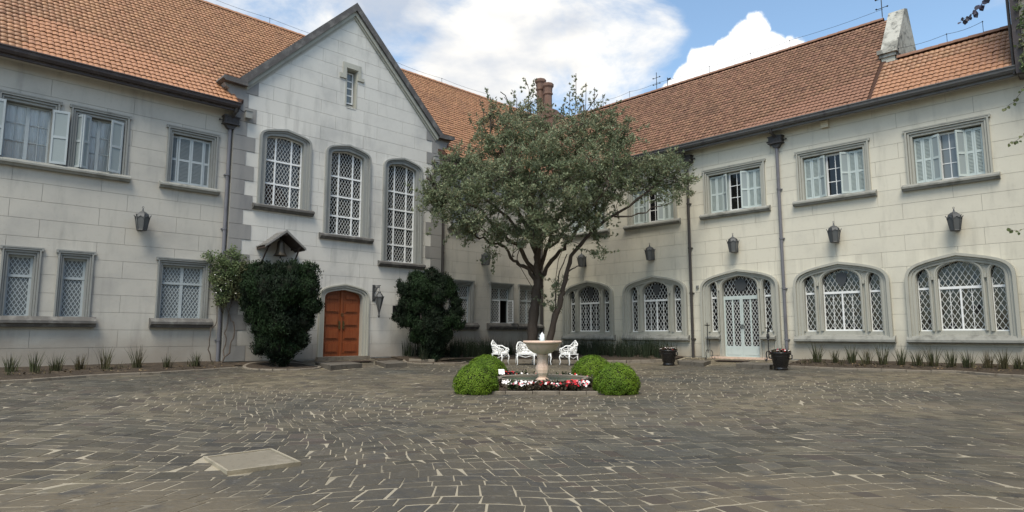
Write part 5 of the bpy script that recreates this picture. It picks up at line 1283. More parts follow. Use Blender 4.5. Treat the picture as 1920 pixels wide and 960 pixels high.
# ================================================================== white iron seats
def back_curve(W, style):
    if style == 'chair': return [(-W/2, .42), (-W/2-.02, .60), (-W/2+.03, .70), (-W/2+.10, .70), (-W/4, .78), (-W/8, .84), (0, .90), (W/8, .84), (W/4, .78), (W/2-.10, .70), (W/2-.03, .70), (W/2+.02, .60), (W/2, .42)]
    return [(-W/2, .42), (-W/2-.02, .70), (-W/2+.06, .82), (-W*.36, .85), (-W*.27, .80), (-W*.12, .66), (0, .58), (W*.12, .66), (W*.27, .80), (W*.36, .85), (W/2-.06, .82), (W/2+.02, .70), (W/2, .42)]
def seat(name, W, style, label, cat, grp=None):
    """cast iron seat: front towards -Y, back at +Y; the back wraps forward as arms"""
    t = empty(name, (0, 0, 0), label, cat, grp); D = .46
    def wrap(u, z):  # bends the ends of the back forward
        k = max(0, abs(u)-W*.28)/(W*.22); return V3((u*(1-.06*k), D*.42+ (z-.42)*.22-.30*min(k, 1.3)**1.4, z))
    mb = MB(); rimp = back_curve(W, style)
    mb.tube([wrap(u, z) for u, z in rimp], .024, 6); mb.tube([wrap(u, .44) for u in np.linspace(-W/2, W/2, 11)], .018, 5)
    mb.obj('back_frame', 'iron_white', t, smooth=True)
    us = [p[0] for p in rimp[1:-1]]; zs = [p[1] for p in rimp[1:-1]]
    mb = MB(); r2 = random.Random(5)
    n = int(W/.095)
    for i in range(n+1):
        u = -W/2+W*i/n; top = float(np.interp(u, us, zs))
        for j in range(int((top-.46)/.085)+1):
            z = .475+j*.085; r = .042
            if z > top-.01: continue
            cx_ = u+(.045 if j % 2 else 0)
            mb.tube([wrap(cx_+r*math.cos(a), z+r*.8*math.sin(a)) for a in np.linspace(0, 2*math.pi, 9)], .0125, 4, cap=False)
            if r2.random() < .6: mb.add([wrap(cx_-.03, z-.02), wrap(cx_+.01, z-.035), wrap(cx_+.035, z+.015), wrap(cx_-.01, z+.03)], [(0, 1, 2, 3)])
    mb.obj('vine_lattice', 'iron_white', t)
    mb = MB()
    for s in (-1, 1):
        mb.tube([wrap(s*W/2, .60), V3((s*(W/2-.01), -.10, .62)), V3((s*(W/2-.0), -.20, .60)), V3((s*(W/2-.02), -.235, .54)), V3((s*(W/2-.03), -.19, .50)), V3((s*(W/2-.02), -.16, .42))], .020, 6)
    mb.obj('arms', 'iron_white', t, smooth=True)
    mb = MB(); P = [V3((u, y, .42)) for u, y in ((-W/2+.01, D*.42), (-W/2+.0, -D*.38), (-W/2+.08, -D*.5), (W/2-.08, -D*.5), (W/2-.0, -D*.38), (W/2-.01, D*.42))]; n6 = 6
    mb.add(P+[p-V3((0, 0, .035)) for p in P], [tuple(range(6)), tuple(range(11, 5, -1))]+[(i, i+6, (i+1) % 6+6, (i+1) % 6) for i in range(6)])
    for i in range(int(W/.05)):
        u = -W/2+.05+i*.05
        if u < W/2-.05: mb.lathe([(.018, -.03), (.022, 0)], (u, -D*.49, .40), 6)
    mb.obj('seat', 'iron_white', t)
    xs = [-W/2+.05, W/2-.05]+([0] if W > 1 else [])
    for u in xs:
        s = 0 if abs(u) < .01 else (1 if u > 0 else -1)
        mb = MB(); mb.tube([V3((u, -.20, .40)), V3((u+s*.03, -.25, .28)), V3((u+s*.01, -.21, .12)), V3((u+s*.03, -.25, .0))], .02, 6, radii=[.032, .026, .017, .022]); mb.obj('leg', 'iron_white', t, smooth=True)
        mb = MB(); mb.tube([V3((u, .17, .40)), V3((u+s*.01, .17, .25)), V3((u+s*.02, .21, .1)), V3((u+s*.03, .27, .0))], .02, 6, radii=[.03, .024, .017, .02]); mb.obj('leg', 'iron_white', t, smooth=True)
    mb = MB()
    for i in range(len(xs)):
        pass
    mb.tube([V3((-W/2+.06, -.21, .36)), V3((-W/4, -.22, .28)), V3((0, -.22, .36)), V3((W/4, -.22, .28)), V3((W/2-.06, -.21, .36))], .013, 5)
    for s in (-1, 1): mb.tube([V3((s*(W/2-.05), -.2, .33)), V3((s*(W/2-.05), -.02, .24)), V3((s*(W/2-.05), .16, .33))], .013, 5)
    mb.obj('apron_scroll', 'iron_white', t, smooth=True)
    return t
def facing(l, d): # rotation that turns -Y towards the diagonal direction (l, d)
    v = RT*l+FW*d; return math.atan2(v.x, -v.y)
def put(t, l, d, rz, lb=None, dz=0.): x, y = diag(l, d); t.location = (x, y, G(x, y)+.012+dz); t.rotation_euler = (0, 0, rz); 
c1 = seat('garden_chair', .60, 'chair', 'white pierced iron armchair left of the bench, turned to the right', 'chair', 'white iron garden seats'); put(c1, -.46, 24.2, facing(.9, -.45))
c3 = copy_tree(c1); c3['label'] = 'white pierced iron armchair right of the fountain, turned to the left'; put(c3, 2.14, 24.1, facing(-.85, -.6))
c2 = seat('garden_bench', 1.32, 'bench', 'white pierced iron bench with a double humped back, behind the fountain stem', 'bench', 'white iron garden seats'); put(c2, .80, 24.35, facing(.12, -1))
# pots
def make_pot(label, l, d):
    x, y = diag(l, d); t = empty('flower_pot', (x, y, G(x, y)+.012), label, 'flower pot', 'black glazed flower pots by the glazed door')
    mb = MB(); mb.lathe([(.0, 0), (.20, 0), (.215, .03), (.20, .06), (.19, .09), (.215, .12), (.27, .40), (.285, .43), (.275, .45), (.31, .49), (.33, .53), (.32, .55), (.27, .55), (.26, .50), (0, .49)], (0, 0, 0), 32); mb.obj('pot_body', 'pot', t, smooth=True)
    mb = MB()
    for s in (-1, 1): mb.tube([V3((s*.30, 0, .50)), V3((s*.37, 0, .46)), V3((s*.36, 0, .36)), V3((s*.26, 0, .34))], .02, 6)
    mb.obj('handles', 'pot', t, smooth=True)
    n = 500; a = rng.uniform(0, 6.28, n); r = .31*np.sqrt(rng.uniform(0, 1, n)); P = np.stack([r*np.cos(a), r*np.sin(a), .54+.07*(1-(r/.31)**2)+rng.uniform(-.03, .04, n)], 1)
    quads(P, np.tile([0, 0, 1.], (n, 1)), .055, 1.4, .8, 'foliage', 'leaf_begonia', t)
    for m_, k_ in (('petal_white', 42), ('petal_red', 16)):
        mb = MB()
        for _ in range(k_):
            a = random.random()*6.28; r = random.uniform(.05, .31); c = V3((r*math.cos(a), r*math.sin(a), .62-.05*(r/.3)**2+random.uniform(-.03, .03)))
            for q_ in range(5): b0 = q_*1.257; mb.add([c, c+V3((.02*math.cos(b0-.5), .02*math.sin(b0-.5), .004)), c+V3((.035*math.cos(b0), .035*math.sin(b0), .012)), c+V3((.02*math.cos(b0+.5), .02*math.sin(b0+.5), .004))], [(0, 1, 2, 3)])
            mb.lathe([(0, -.02), (.026, 0), (0, .02)], c, 6)
        mb.obj('blooms', m_, t)
make_pot('black glazed pot of white and red flowers left of the glazed door', 5.64, 23.3); make_pot('black glazed pot of flowers right of the glazed door, below the downpipe', 8.47, 20.4)
# candle stands
def stand(x, y, h, label, statue):
    t = empty('iron_stand', (x, y, G(x, y)+.02), label, 'stand', 'iron stands flanking the glazed door'); mb = MB()
    mb.tube([(0, 0, .25), (0, 0, h)], .018, 6); mb.obj('pole', 'iron', t)
    for k in range(3):
        a = k*2.094+.5; ux, uy = math.cos(a), math.sin(a)
        pr = [(0, .33), (.06, .36), (.13, .33), (.17, .25), (.16, .15), (.12, .08), (.16, .02), (.22, .01), (.25, .05), (.22, .08)]
        mb = MB(); mb.tube([V3((r*ux, r*uy, z)) for r, z in pr], .013, 5); mb.obj('leg', 'iron', t)
    mb = MB(); mb.lathe([(0, h-.02), (.10, h), (.115, h+.025), (.10, h+.02), (0, h+.005)], (0, 0, 0), 16); mb.obj('dish', 'iron', t)
    mb = MB()
    if statue: mb.lathe([(0, 0), (.05, .02), (.035, .07), (.06, .15), (.045, .24), (.02, .28), (.04, .33), (.03, .38), (0, .4)], (0, 0, h-.45), 10); mb.lathe([(0, 0), (.03, .03), (.0, .10)], (.05, 0, h-.15), 6)
    else: mb.lathe([(.02, 0), (.02, .10), (.0, .12)], (0, 0, h), 8)
    mb.obj('knop', 'iron', t)
stand(9.33, -.55, 1.30, 'wrought iron stand with a dish and scrolled feet left of the glazed door', False)
stand(11.72, -.55, 1.18, 'wrought iron stand with a knobbed stem right of the glazed door, behind the pot', True)
# ================================================================== plants
def blades(n, r, h, spread, wd, seed):
    """a tuft of sword leaves"""
    rr = np.random.default_rng(seed); V = []; F = []
    for i in range(n):
        a = rr.uniform(0, 6.28); b = rr.uniform(0, r); x, y = b*math.cos(a), b*math.sin(a); L = h*rr.uniform(.55, 1.1); ln = spread*rr.uniform(.1, 1)*(.4+b/r*.6); da = a+rr.normal(0, .4); tw = rr.uniform(0, 3.14); w_ = wd*rr.uniform(.7, 1.2)
        k0 = len(V)
        for t in (0, .35, .7, 1):
            px = x+math.cos(da)*ln*L*t**1.7; py = y+math.sin(da)*ln*L*t**1.7; pz = L*t*(1-.12*t*ln); ww = w_*(1-t*.92)*.5*(1 if t else .8)
            V += [(px-math.cos(tw)*ww, py-math.sin(tw)*ww, pz), (px+math.cos(tw)*ww, py+math.sin(tw)*ww, pz)]
        for k in range(3): F.append((k0+2*k, k0+2*k+1, k0+2*k+3, k0+2*k+2))
    return np.array(V), np.array(F)
ordn = ['first', 'second', 'third', 'fourth', 'fifth', 'sixth', 'seventh', 'eighth', 'ninth', 'tenth', 'eleventh', 'twelfth', 'thirteenth']
LP = [(-21.1, .46), (-20.62, .52), (-20.15, .50), (-19.6, .40), (-19.0, .62), (-18.2, .62), (-17.45, .44), (-16.62, .42)]
RP = [(13.50, .58), (14.10, .46), (14.62, .60), (15.10, .50), (15.55, .55), (16.03, .50), (16.48, .50), (16.88, .58), (17.36, .48), (17.78, .52), (18.22, .48), (18.6, .5), (18.93, .42)]
for i, (y, h) in enumerate(LP):
    V, F = blades(42, .13, h*random.uniform(.9, 1.25), .55, .028, 20+i); o = np_mesh('sword_leaf_plant', V, F, 'leaf_sword'); x = 1.15+random.uniform(-.1, .15); o.location = (x, y, G(x, y)*.5+.03); tag(o, 'tuft of sword leaves, %s from the left in the bed under the left wing' % ordn[i], 'plant', 'sword leaved tufts under the left wing')
for i, (x, h) in enumerate(RP):
    V, F = blades(44, .13, h*random.uniform(.95, 1.3), .6, .030, 60+i); o = np_mesh('sword_leaf_plant', V, F, 'leaf_sword'); y = -.95-random.uniform(-.1, .15); o.location = (x, y, G(x, y)*.5+.04); tag(o, 'tuft of sword leaves, %s from the left in the bed under the right wing' % ordn[i], 'plant', 'sword leaved tufts under the right wing')
C = []
for _ in range(900):
    if rng.random() < .5: C.append((rng.uniform(.05, 2.3), rng.uniform(-26, -15.6)))
    else: C.append((rng.uniform(12.8, 20), -rng.uniform(.05, 2.0)))
C = np.array([(x, y, G(x, y)*.55+.05) for x, y in C]); o = quads(C, np.tile([0, 0, 1.], (len(C), 1)), .05, 1.4, .35, 'fallen_leaves', 'leaf_dry'); tag(o, 'dead leaves and scraps lying on the soil beds', 'leaf litter', kind='stuff')
VV = []; FF = []; off = 0
for k in range(60):     # weeds between the tufts
    if k < 26: x, y = rng.uniform(.2, 1.9), rng.uniform(-25, -16)
    else: x, y = rng.uniform(12.9, 20), -rng.uniform(.2, 1.6)
    V, F = blades(9, .07, rng.uniform(.08, .26), 1.0, .018, 700+k); VV.append(V+np.array([x, y, G(x, y)*.55+.03])); FF.append(F+off); off += len(V)
o = np_mesh('weeds', np.concatenate(VV), np.concatenate(FF), 'leaf_sword'); tag(o, 'small weeds scattered over the soil beds', 'weeds', kind='stuff')
VV = []; FF = []; off = 0
for k in range(230):
    if k < 100: x, y = .35+rng.uniform(0, 1.5), rng.uniform(-8.6, -3.5)
    elif k < 215: x, y = rng.uniform(3.2, 7.95), -.35-rng.uniform(0, 1.5)
    else: x, y = rng.uniform(.4, 3), -rng.uniform(.4, 3)
    V, F = blades(20, .14, rng.uniform(.55, .85), .4, .028, 100+k); VV.append(V+np.array([x, y, G(x, y)+.12])); FF.append(F+off); off += len(V)
o = np_mesh('border_grass', np.concatenate(VV), np.concatenate(FF), 'leaf_dark_sword'); tag(o, 'dense dark strap leaved border planting behind the white seats', 'ground cover', kind='stuff')

# ---- conifers
def conifer(name, x, y, lumps, label, seed, n=30000):
    r2 = np.random.default_rng(seed); z0 = G(x, y)
    t = empty(name, (x, y, z0), label, 'shrub'); P = []; Nn = []; Up = []
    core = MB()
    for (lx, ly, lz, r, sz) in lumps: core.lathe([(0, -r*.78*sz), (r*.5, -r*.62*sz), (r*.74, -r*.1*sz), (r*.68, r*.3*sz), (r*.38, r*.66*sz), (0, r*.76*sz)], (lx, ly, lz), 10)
    core.obj('shade_core', 'core', t, smooth=True)  # solid dark core added to block light behind the needles
    vol = sum(l[3]**2 for l in lumps)
    for (lx, ly, lz, r, sz) in lumps:
        k = int(n*r*r/vol); v = r2.normal(0, 1, (k, 3)); v /= np.linalg.norm(v, axis=1)[:, None]
        # sprays: needles grouped round many small shoots
        ns = max(6, k//26); sh = r2.normal(0, 1, (ns, 3)); sh /= np.linalg.norm(sh, axis=1)[:, None]
        idx = r2.integers(0, ns, k); base = sh[idx]*r2.uniform(.82, 1.06, (ns, 1))[idx]
        p = base*np.array([r, r, r*sz])+r2.normal(0, .045, (k, 3))+np.array([lx, ly, lz])+np.array([0, 0, 1])*np.abs(r2.normal(0, .05, (k, 1)))
        p[:, 2] = np.maximum(p[:, 2], .05); P.append(p); Nn.append(base+r2.normal(0, .3, (k, 3))); Up.append(np.tile([0, 0, 1.1], (k, 1))+base*.8)
    P = np.concatenate(P); Nn = np.concatenate(Nn); Up = np.concatenate(Up)
    quads(P, Nn, .034, 2.6, .5, 'foliage', 'leaf_cypress', t, up=Up)
    mb = MB(); mb.tube([(0, 0, -.15), (.02, 0, .5), (.0, .02, 1.4)], .12, 8, radii=[.17, .13, .10])
    for k in range(6): a = k*1.05; mb.tube([(0, 0, .35+.1*k), (.3*math.cos(a), .3*math.sin(a), .8+.1*k), (.55*math.cos(a), .55*math.sin(a), 1.4+.15*k)], .05, 6, radii=[.07, .05, .03])
    mb.obj('trunk', 'bark', t, smooth=True); return t
def L3(l, z, r, d=0., sz=1.): v = RT*l+FW*d; return (v.x, v.y, z, r, sz)
lumpsA = [L3(-.95, 3.05, .40, .1), L3(-.55, 3.12, .38, -.2), L3(-.1, 3.08, .42, .1), L3(.35, 3.12, .40, -.15), L3(.80, 3.02, .44, .1), L3(-.9, 2.55, .45, -.1), L3(-1.0, 2.1, .42, .1), L3(-.35, 2.5, .6, -.45), L3(.3, 2.5, .6, -.5), L3(.85, 2.5, .48, -.1),
          L3(.9, 2.0, .45), L3(-.75, 1.65, .42), L3(0, 2.0, .75, -.3), L3(.72, 1.5, .40), L3(-.55, 1.25, .38), L3(.1, 1.4, .68, -.3), L3(.55, 1.1, .38), L3(-.4, .85, .36, -.1), L3(.4, .65, .34, -.1), L3(0, .75, .5, -.2), L3(-.62, .60, .28), L3(.72, .85, .25), L3(-.1, .35, .3), L3(.15, .3, .28),
          L3(0, 2.6, .7, .4), L3(0, 1.7, .6, .35), L3(-.6, 3.0, .4, .5), L3(.5, 3.0, .4, .5)]
lumpsB = [L3(-.35, 3.15, .42), L3(.2, 3.3, .42), L3(.65, 3.05, .42), L3(-.75, 2.75, .36), L3(-.1, 2.8, .55, -.3), L3(.5, 2.6, .5, -.3), L3(.95, 2.75, .32), L3(1.15, 2.3, .25), L3(-.7, 2.2, .38), L3(-.2, 2.15, .45, -.25), L3(.35, 1.9, .42, -.2),
          L3(-.55, 1.65, .40), L3(.95, 1.7, .40), L3(1.25, 1.5, .28), L3(.5, 1.35, .5, -.2), L3(0, 1.35, .5, -.2), L3(-.85, 1.55, .24), L3(-1.1, 1.72, .17), L3(.75, 1.0, .35), L3(.2, .9, .48, -.1), L3(-.35, 1.0, .3), L3(.45, .55, .36), L3(.15, .45, .34), L3(.35, .2, .28), L3(1.3, 1.95, .2), L3(-1.0, 2.95, .14, 0, 2.0), L3(-.95, 2.0, .15, 0, 1.6)]
lumpsA = [(x*1.03, y*1.03, z, r*.84, s) for x, y, z, r, s in lumpsA]; lumpsB = [(x*1.04, y*1.04, z, r*.84, s) for x, y, z, r, s in lumpsB]
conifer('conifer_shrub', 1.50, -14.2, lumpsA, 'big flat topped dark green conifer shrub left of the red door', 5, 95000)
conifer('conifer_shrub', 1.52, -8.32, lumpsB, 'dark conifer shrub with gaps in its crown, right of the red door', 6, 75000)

# ---- the tree: two trunks, a wide airy grey green crown
t0 = diag(.80, 26.2)
tree = empty('olive_tree', (t0[0], t0[1], G(*t0)), 'wide grey green tree with gnarled trunks in the inner corner of the court', 'tree')
O3 = V3((t0[0], t0[1], G(*t0)))
def T3(l, z, d=26.2): x, y = diag(l, d); return V3((x, y, z))-O3
def wob(pts, amp=.06, n=4):
    out_ = [pts[0]]
    for a, b_ in zip(pts[:-1], pts[1:]):
        for i in range(1, n+1):
            p = a+(b_-a)*(i/n); out_.append(p+V3((random.gauss(0, amp), random.gauss(0, amp), random.gauss(0, amp)))*(1 if i < n else .4))
    return out_
def limb(mb, pts, r0, r1, amp=.05, n=4):
    p = wob(pts, amp, n); k = len(p); r0 = r0*(.78 if r0 < .15 else .9); mb.tube(p, r0, 8, radii=[(r0+(r1-r0)*(i/(k-1))**.8)*(1+.10*math.sin(i*2.3)) for i in range(k)]); return p
tips = []
tr1 = MB()
limb(tr1, [T3(.78, -.3), T3(.80, .5), T3(.86, 1.5), T3(.98, 2.6), T3(1.12, 3.2)], .25, .19, .02)
limb(tr1, [T3(1.12, 3.15), T3(1.03, 4.1, 26.1), T3(.95, 5.2, 26.0), T3(.8, 6.8, 25.9), T3(.9, 8.6, 25.7), T3(.7, 10.4, 25.6)], .20, .03, .05)
tr1.obj('trunk', 'bark', tree, smooth=True)
BR = [([(1.08, 3.1, 26.2), (.45, 3.7, 26.0), (.1, 3.9, 25.8), (-.5, 4.5, 25.4), (-1.3, 4.62, 25.0), (-1.9, 5.2, 24.8)], .12, .03), ([(.98, 3.4, 26.2), (.35, 4.4, 25.7), (-.5, 5.0, 25.2), (-1.4, 5.9, 24.8), (-2.7, 6.4, 24.3), (-3.3, 6.9, 24.1)], .13, .03),
      ([(1.12, 3.2, 26.2), (1.8, 4.1, 25.9), (2.4, 4.7, 25.6), (3.0, 5.6, 25.3), (3.6, 7.2, 25.2), (4.0, 8.8, 25.0)], .13, .03), ([(1.1, 3.5, 26.2), (1.5, 4.6, 25.5), (2.1, 6.2, 24.9), (2.5, 8.0, 24.6), (2.9, 10.0, 24.6)], .12, .025),
      ([(1.0, 4.2, 26.1), (.4, 5.6, 25.5), (-.4, 7.2, 24.9), (-.9, 8.8, 24.8), (-.8, 10.0, 24.8)], .12, .025), ([(.95, 4.6, 26.1), (.5, 6.5, 26.5), (.2, 8.5, 26.8), (.1, 10.2, 26.6)], .11, .02),
      ([(1.0, 4.4, 26.1), (2.2, 6.2, 26.8), (3.6, 8.0, 27.0), (4.4, 9.0, 27.0)], .10, .02), ([(.6, 5.0, 25.8), (-1.0, 6.4, 26.2), (-2.2, 7.6, 26.0), (-2.6, 8.1, 25.6)], .09, .02), ([(1.1, 3.6, 26.2), (1.1, 4.5, 24.9), (.9, 5.4, 23.8), (.6, 6.3, 23.2)], .10, .02), ([(1.5, 4.4, 25.6), (2.6, 5.4, 24.2), (3.6, 6.4, 23.4)], .08, .02)]
def dpt(p): return T3(*p)
for pts, r0, r1 in BR:
    mb = MB(); p = limb(mb, [dpt(q_) for q_ in pts], r0, r1, .06); tips += p[len(p)//3:]
    for q_ in p[len(p)//3::2]:
        e = q_+V3((random.gauss(0, .5), random.gauss(0, .5), random.uniform(.1, .9))); mb.tube(wob([q_, (q_+e)/2, e], .05, 2), .02, 5, radii=None); tips.append(e)
    mb.obj('branch', 'bark', tree, smooth=True)
mb = MB(); S2 = [(1.45, -.3, 25.6), (1.50, .75, 25.6), (1.72, 1.65, 25.5), (1.95, 2.3, 25.4), (2.0, 2.65, 25.4), (2.15, 3.25, 25.3), (2.35, 4.0, 25.1), (2.9, 4.65, 24.9), (3.3, 5.1, 24.8), (4.6, 5.9, 24.6), (5.6, 6.7, 24.5), (6.3, 7.2, 24.5)]
p = limb(mb, [dpt(q_) for q_ in S2], .17, .03, .025, 3); tips += p[20:]
limb(mb, [dpt(q_) for q_ in [(2.15, 3.25, 25.3), (2.4, 3.5, 25.2), (2.75, 3.62, 25.1)]], .05, .015, .02)
limb(mb, [dpt(q_) for q_ in [(1.75, 2.7, 25.5), (1.9, 3.4, 25.5), (2.2, 4.1, 25.4)]], .03, .02, .015); limb(mb, [dpt(q_) for q_ in [(1.72, 1.65, 25.5), (1.75, 2.1, 25.5), (1.75, 2.7, 25.5)]], .03, .03, .015)
limb(mb, [dpt(q_) for q_ in [(3.3, 5.1, 24.8), (3.8, 6.2, 24.6), (4.6, 7.4, 24.6)]], .07, .02, .04); limb(mb, [dpt(q_) for q_ in [(4.0, 5.5, 24.7), (5.2, 5.6, 24.4), (6.2, 6.0, 24.3)]], .05, .015, .04)
mb.obj('second_trunk', 'bark', tree, smooth=True)
# crown: clusters (lateral, height, depth, radius, weight)
r2 = np.random.default_rng(42)
CR = [(-3.15, 6.1, 24.5, .5, .9), (-2.5, 5.6, 24.3, .55, .9), (-1.9, 5.2, 24.4, .5, .8), (-1.7, 4.7, 24.6, .35, .5), (.3, 4.6, 24.2, .5, .9), (-3.0, 6.5, 24.6, .55, 1), (-2.6, 7.2, 24.6, .65, 1), (-2.2, 6.1, 24.2, .75, 1.1), (-1.6, 7.6, 24.8, .8, 1), (-1.3, 6.4, 23.8, .9, 1.3), (-1.3, 5.3, 24.2, .7, 1.1), (-.5, 5.0, 24.3, .65, 1.2), (-.6, 8.5, 25.0, .8, 1), (-.2, 7.2, 23.8, 1.0, 1.3), (-.2, 9.5, 25.2, .6, .8),
      (.3, 8.6, 24.2, .9, 1.2), (.2, 6.0, 23.4, .95, 1.4), (.5, 10.0, 25.2, .6, .8), (.9, 7.3, 23.3, 1.0, 1.4), (1.0, 5.2, 23.4, .8, 1.3), (1.2, 8.9, 24.6, .9, 1.1), (1.1, 4.7, 24.2, .6, 1.1), (1.9, 6.3, 23.4, .95, 1.3), (2.0, 8.0, 24.0, .95, 1.2), (1.9, 4.9, 24.4, .55, 1),
      (2.7, 9.0, 24.4, .75, 1), (2.9, 7.1, 23.8, .95, 1.3), (2.7, 5.6, 24.1, .8, 1.2), (3.6, 8.9, 24.8, .8, 1.1), (3.8, 7.8, 24.2, .9, 1.2), (3.7, 6.4, 24.2, .75, 1.1), (4.5, 8.9, 25.0, .55, .9), (4.6, 7.5, 24.6, .65, 1), (4.8, 6.7, 24.4, .5, .9), (5.5, 7.4, 24.5, .65, 1), (6.2, 7.5, 24.5, .65, 1), (6.7, 7.0, 24.4, .5, .9), (6.4, 6.3, 24.4, .45, .7),
      (5.6, 6.5, 24.5, .4, .6), (3.3, 4.7, 25.0, .2, .25), (3.4, 4.1, 25.0, .25, .3), (-.75, 4.1, 25.0, .3, .35), (3.2, 5.3, 24.6, .45, .8), (-2.9, 5.9, 24.4, .4, .7), (0, 8.2, 26.6, 1.2, 1.1), (2, 8.2, 26.8, 1.2, 1.1), (1, 6.4, 27.0, 1.3, 1.2), (-1.6, 6.6, 26.2, 1.0, 1), (3.8, 7.2, 26.4, 1.1, 1.1), (1.0, 9.6, 26.4, .7, .7), (6.0, 6.9, 24.9, .5, .8), (3.2, 9.7, 25.0, .5, .6), (4.0, 9.35, 25.0, .5, .7), (-1.2, 9.4, 25.0, .4, .22), (-1.9, 8.3, 24.9, .5, .25), (-2.3, 8.0, 24.9, .45, .22), (-1.2, 8.6, 24.9, .5, .35), (-.8, 10.0, 25.0, .3, .25), (1.75, 3.0, 25.6, .35, .2), (1.6, 1.9, 25.8, .35, .25)]
P = []; sub = []
for (l, z, d, r, wt) in CR:
    ns = int((40 if d < 25.9 else 22)*wt*(r/.8)**2)+3
    for _ in range(ns):
        v = r2.normal(0, 1, 3); v /= np.linalg.norm(v); rad = r*r2.uniform(.3, 1.3)
        c = np.array(T3(l+v[0]*rad, z+v[2]*rad*.85, d+v[1]*rad)); sub.append((c, r2.uniform(.10, .28)))
for (l, z, d, r, wt) in CR:          # straggling shoots that break the outline
    for _ in range(4):
        v = r2.normal(0, 1, 3)+np.array([0, 0, .5]); v /= np.linalg.norm(v); L_ = r2.uniform(.35, .95)
        for k in range(int(L_*13)):
            q_ = r+k/13; sub.append((np.array(T3(l+v[0]*q_, z+v[2]*q_*.9, d+v[1]*q_))+r2.normal(0, .035, 3), .055))
# sparse leading shoots against the sky
for l, z, h in ((2.5, 9.7, 1.8), (2.25, 9.6, 1.1), (2.9, 9.6, 1.5), (3.25, 9.8, 1.1), (3.6, 9.6, 1.0), (3.9, 9.5, .7), (-1.25, 9.2, 1.2), (.1, 10.0, .8), (.6, 10.3, 1.0), (1.0, 10.3, .7), (-.6, 9.5, .8), (1.75, 8.9, .8), (2.0, 9.4, .8), (4.6, 9.2, .5), (1.1, 9.6, .9), (-.2, 9.8, .7)):
    for k in range(int(h*14)): q_ = k/(h*14); sub.append((np.array(T3(l+.12*math.sin(q_*5+l)+r2.normal(0, .07+.08*(1-q_)), z+h*q_, 25.0+r2.normal(0, .1))), .045))
    mb = MB(); mb.tube([T3(l, z-1.0, 25.0), T3(l+.1, z+h*.5, 25.0), T3(l+.12*math.sin(5+l), z+h, 25.0)], .012, 4); mb.obj('shoot', 'bark', tree)
C = []; U_ = []
for c, rad in sub:
    k = int(46 if rad > .06 else 7); dr = r2.normal(0, 1, (k, 3)); dr /= np.linalg.norm(dr, axis=1)[:, None]
    C.append(c+dr*rad*r2.uniform(.3, 1.15, (k, 1))); U_.append(dr*.7+np.array([0, 0, .55]))
C = np.concatenate(C); U_ = np.concatenate(U_)
sel = r2.random(len(C)); base = np.array([0, 0, 1.])
tan_w = np.clip((C[:, 2]-7.2)*.10, 0, .3)
tn = sel < tan_w+.12
for nm, ms, mk in (('crown', 'leaf_olive', ~tn), ('crown_dry_leaves', 'leaf_olive_tan', tn)):
    quads(C[mk], np.tile(base, (mk.sum(), 1)), .052, 2.3, 1.1, nm, ms, tree, up=U_[mk])
# twigs that carry the clusters
mb = MB(); T_ = [np.array(v) for v in tips]; TT = np.array(T_)
for c, rad in sub[::5]:
    if rad < .06: continue
    j = int(np.argmin(np.sum((TT-c)**2, 1)));
    if np.linalg.norm(TT[j]-c) < 2.4: a = V3(TT[j]); b_ = V3(c); mb.tube([a, (a+b_)/2+V3((random.gauss(0, .08), random.gauss(0, .08), random.gauss(0, .08))), b_], .013, 4, cap=False)
o = mb.obj('twigs_or_core', 'bark', tree); o['kind'] = 'stuff'
print('leaves', len(C), 'clusters', len(sub))

# ---- climber on the left downpipe
t = empty('climbing_rose', (.35, -15.7, -.15), 'thin leaved climbing shrub with bare twisted stems on the downpipe left of the gable', 'climber'); B0 = V3(t.location)
mb = MB()
for pts, r in (([(.6, -15.75, -.2), (.45, -15.35, .5), (.4, -15.25, 1.1), (.35, -15.5, 1.7), (.3, -15.5, 2.4)], .035), ([(.6, -15.85, -.2), (.4, -16.05, .45), (.35, -15.98, 1.0), (.3, -15.8, 1.35), (.25, -15.7, 2.2)], .028), ([(.6, -15.7, -.2), (.35, -15.5, .6), (.3, -15.45, 1.3), (.25, -15.3, 2.2), (.25, -15.1, 3.0)], .03), ([(.3, -15.6, 1.6), (.3, -15.9, 2.4), (.3, -16.1, 3.1)], .015)):
    limb(mb, [V3(p_)-B0 for p_ in pts], r, r*.4, .025)
mb.obj('stems', 'bark', t, smooth=True)
C = []
for (y, z, r, n) in ((-15.6, 3.0, .5, 70), (-15.2, 3.1, .45, 60), (-15.9, 3.3, .3, 30), (-15.6, 2.4, .42, 50), (-15.2, 2.5, .38, 36), (-15.9, 2.7, .3, 26), (-15.7, 2.0, .25, 22), (-14.95, 2.9, .28, 24), (-16.2, 3.45, .16, 8), (-15.4, 3.6, .22, 14), (-15.0, 2.1, .22, 10)):
    for _ in range(int(n*2.1)):
        v = r2.normal(0, 1, 3); v /= np.linalg.norm(v); c = np.array([.38+.22*v[0], y+r*v[1]*r2.uniform(.2, 1.1), z+r*v[2]*r2.uniform(.2, 1.1)])-np.array(B0); C.append(c+r2.normal(0, .05, (9, 3)))
C = np.concatenate(C); quads(C, np.tile([1., 0, .6], (len(C), 1)), .05, 1.3, .8, 'foliage', 'leaf_climber', t)
mb = MB()
for k in range(16): c = V3((.55, -15.4+random.gauss(0, .35), 2.6+random.gauss(0, .4)))-B0; mb.lathe([(0, -.02), (.028, 0), (0, .02)], c, 6)
mb.obj('blossoms', 'petal_white', t)

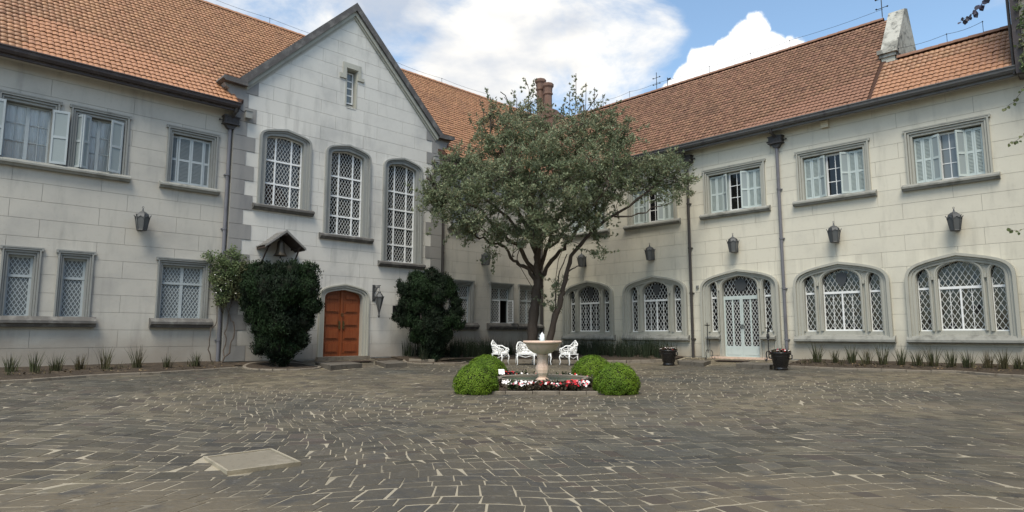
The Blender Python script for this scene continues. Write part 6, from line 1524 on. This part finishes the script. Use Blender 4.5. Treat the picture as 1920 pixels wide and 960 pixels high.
# ---- creeper at the extreme right edge
def sprig(name, pts, label, m, n, size, root):
    t = empty(name, root, label, 'creeper'); B0 = V3(root); P_ = [V3(p_)-B0 for p_ in pts]
    mb = MB(); path = wob(P_, .012, 4); mb.tube(path, .006, 4); mb.obj('stem', 'bark', t)
    st = max(2, len(path)-n); k = 0; idx = np.linspace(len(path)*.35, len(path)-1, n)
    for i, ii in enumerate(idx):
        c = path[int(ii)]+V3((random.gauss(0, .02), random.gauss(0, .02), random.gauss(0, .03))); s = size*random.uniform(.7, 1.2)
        a = V3((random.gauss(0, .6), -1, random.gauss(0, .6))).normalized(); u_ = V3((random.gauss(-.3, .5), 0, random.gauss(-.7, .4))); u_ = (u_-a*u_.dot(a)).normalized(); b_ = a.cross(u_)
        mb = MB(); pr = [(0, 0), (.28, .34), (.62, .36), (1, 0), (.62, -.36), (.28, -.34)]
        mb.add([c+u_*x*s+b_*y*s+a*abs(y)*.25*s for x, y in pr], [(0, 1, 2, 3), (0, 3, 4, 5)]); mb.obj('leaf', m, t)
sprig('hanging_creeper', [(19.3, -.9, 11.6), (19.15, -1.0, 10.95), (18.85, -1.0, 10.65), (18.6, -1.0, 10.45), (18.3, -1.0, 10.33)], 'purple leaved creeper shoot hanging into the sky at the top right', 'leaf_purple', 18, .19, (19.4, -.62, 11.7))
for pts, n, lb in (([(19.9, -.7, 8.3), (19.6, -.85, 7.9), (19.4, -.9, 7.55), (19.15, -.9, 7.4)], 9, 'uppermost leafy creeper shoot against the wall at the right edge, just under the eaves'),
                   ([(19.9, -.7, 7.0), (19.6, -.9, 6.6), (19.35, -.9, 6.4), (19.15, -.9, 6.35)], 8, 'leafy creeper shoot at the right edge, level with the upper window sill'),
                   ([(19.9, -.6, 4.5), (19.5, -.9, 3.95), (19.2, -.9, 3.8), (18.95, -.9, 3.93)], 8, 'lowest leafy creeper shoot at the right edge, level with the lantern')):
    sprig('hanging_creeper', pts, lb, 'leaf_climber', n, .11, pts[0])
t = empty('wall_creeper', (19.75, -.75, 8.6), 'dark leafy creeper covering the jutting upper wall at the top right corner', 'creeper')
C = []
for _ in range(260):
    z = r2.uniform(-.1, 3.2); x = r2.uniform(-.12+.0, 1.4); C.append(np.array([x, r2.uniform(-.12, .05), z])+r2.normal(0, .05, (9, 3)))
C = np.concatenate(C); quads(C, np.tile([0, -1., .2], (len(C), 1)), .075, 1.2, .6, 'foliage', 'leaf_climber', t)
mb = MB(); limb(mb, [V3((.2, .1, -.2)), V3((.5, .08, 1.0)), V3((.4, .08, 2.0)), V3((.8, .08, 3.0))], .03, .01, .03); limb(mb, [V3((.15, -.1, .2)), V3((.12, -.25, -4.0)), V3((.15, -.2, -8.7))], .02, .02, .03); mb.obj('stem', 'bark', t)
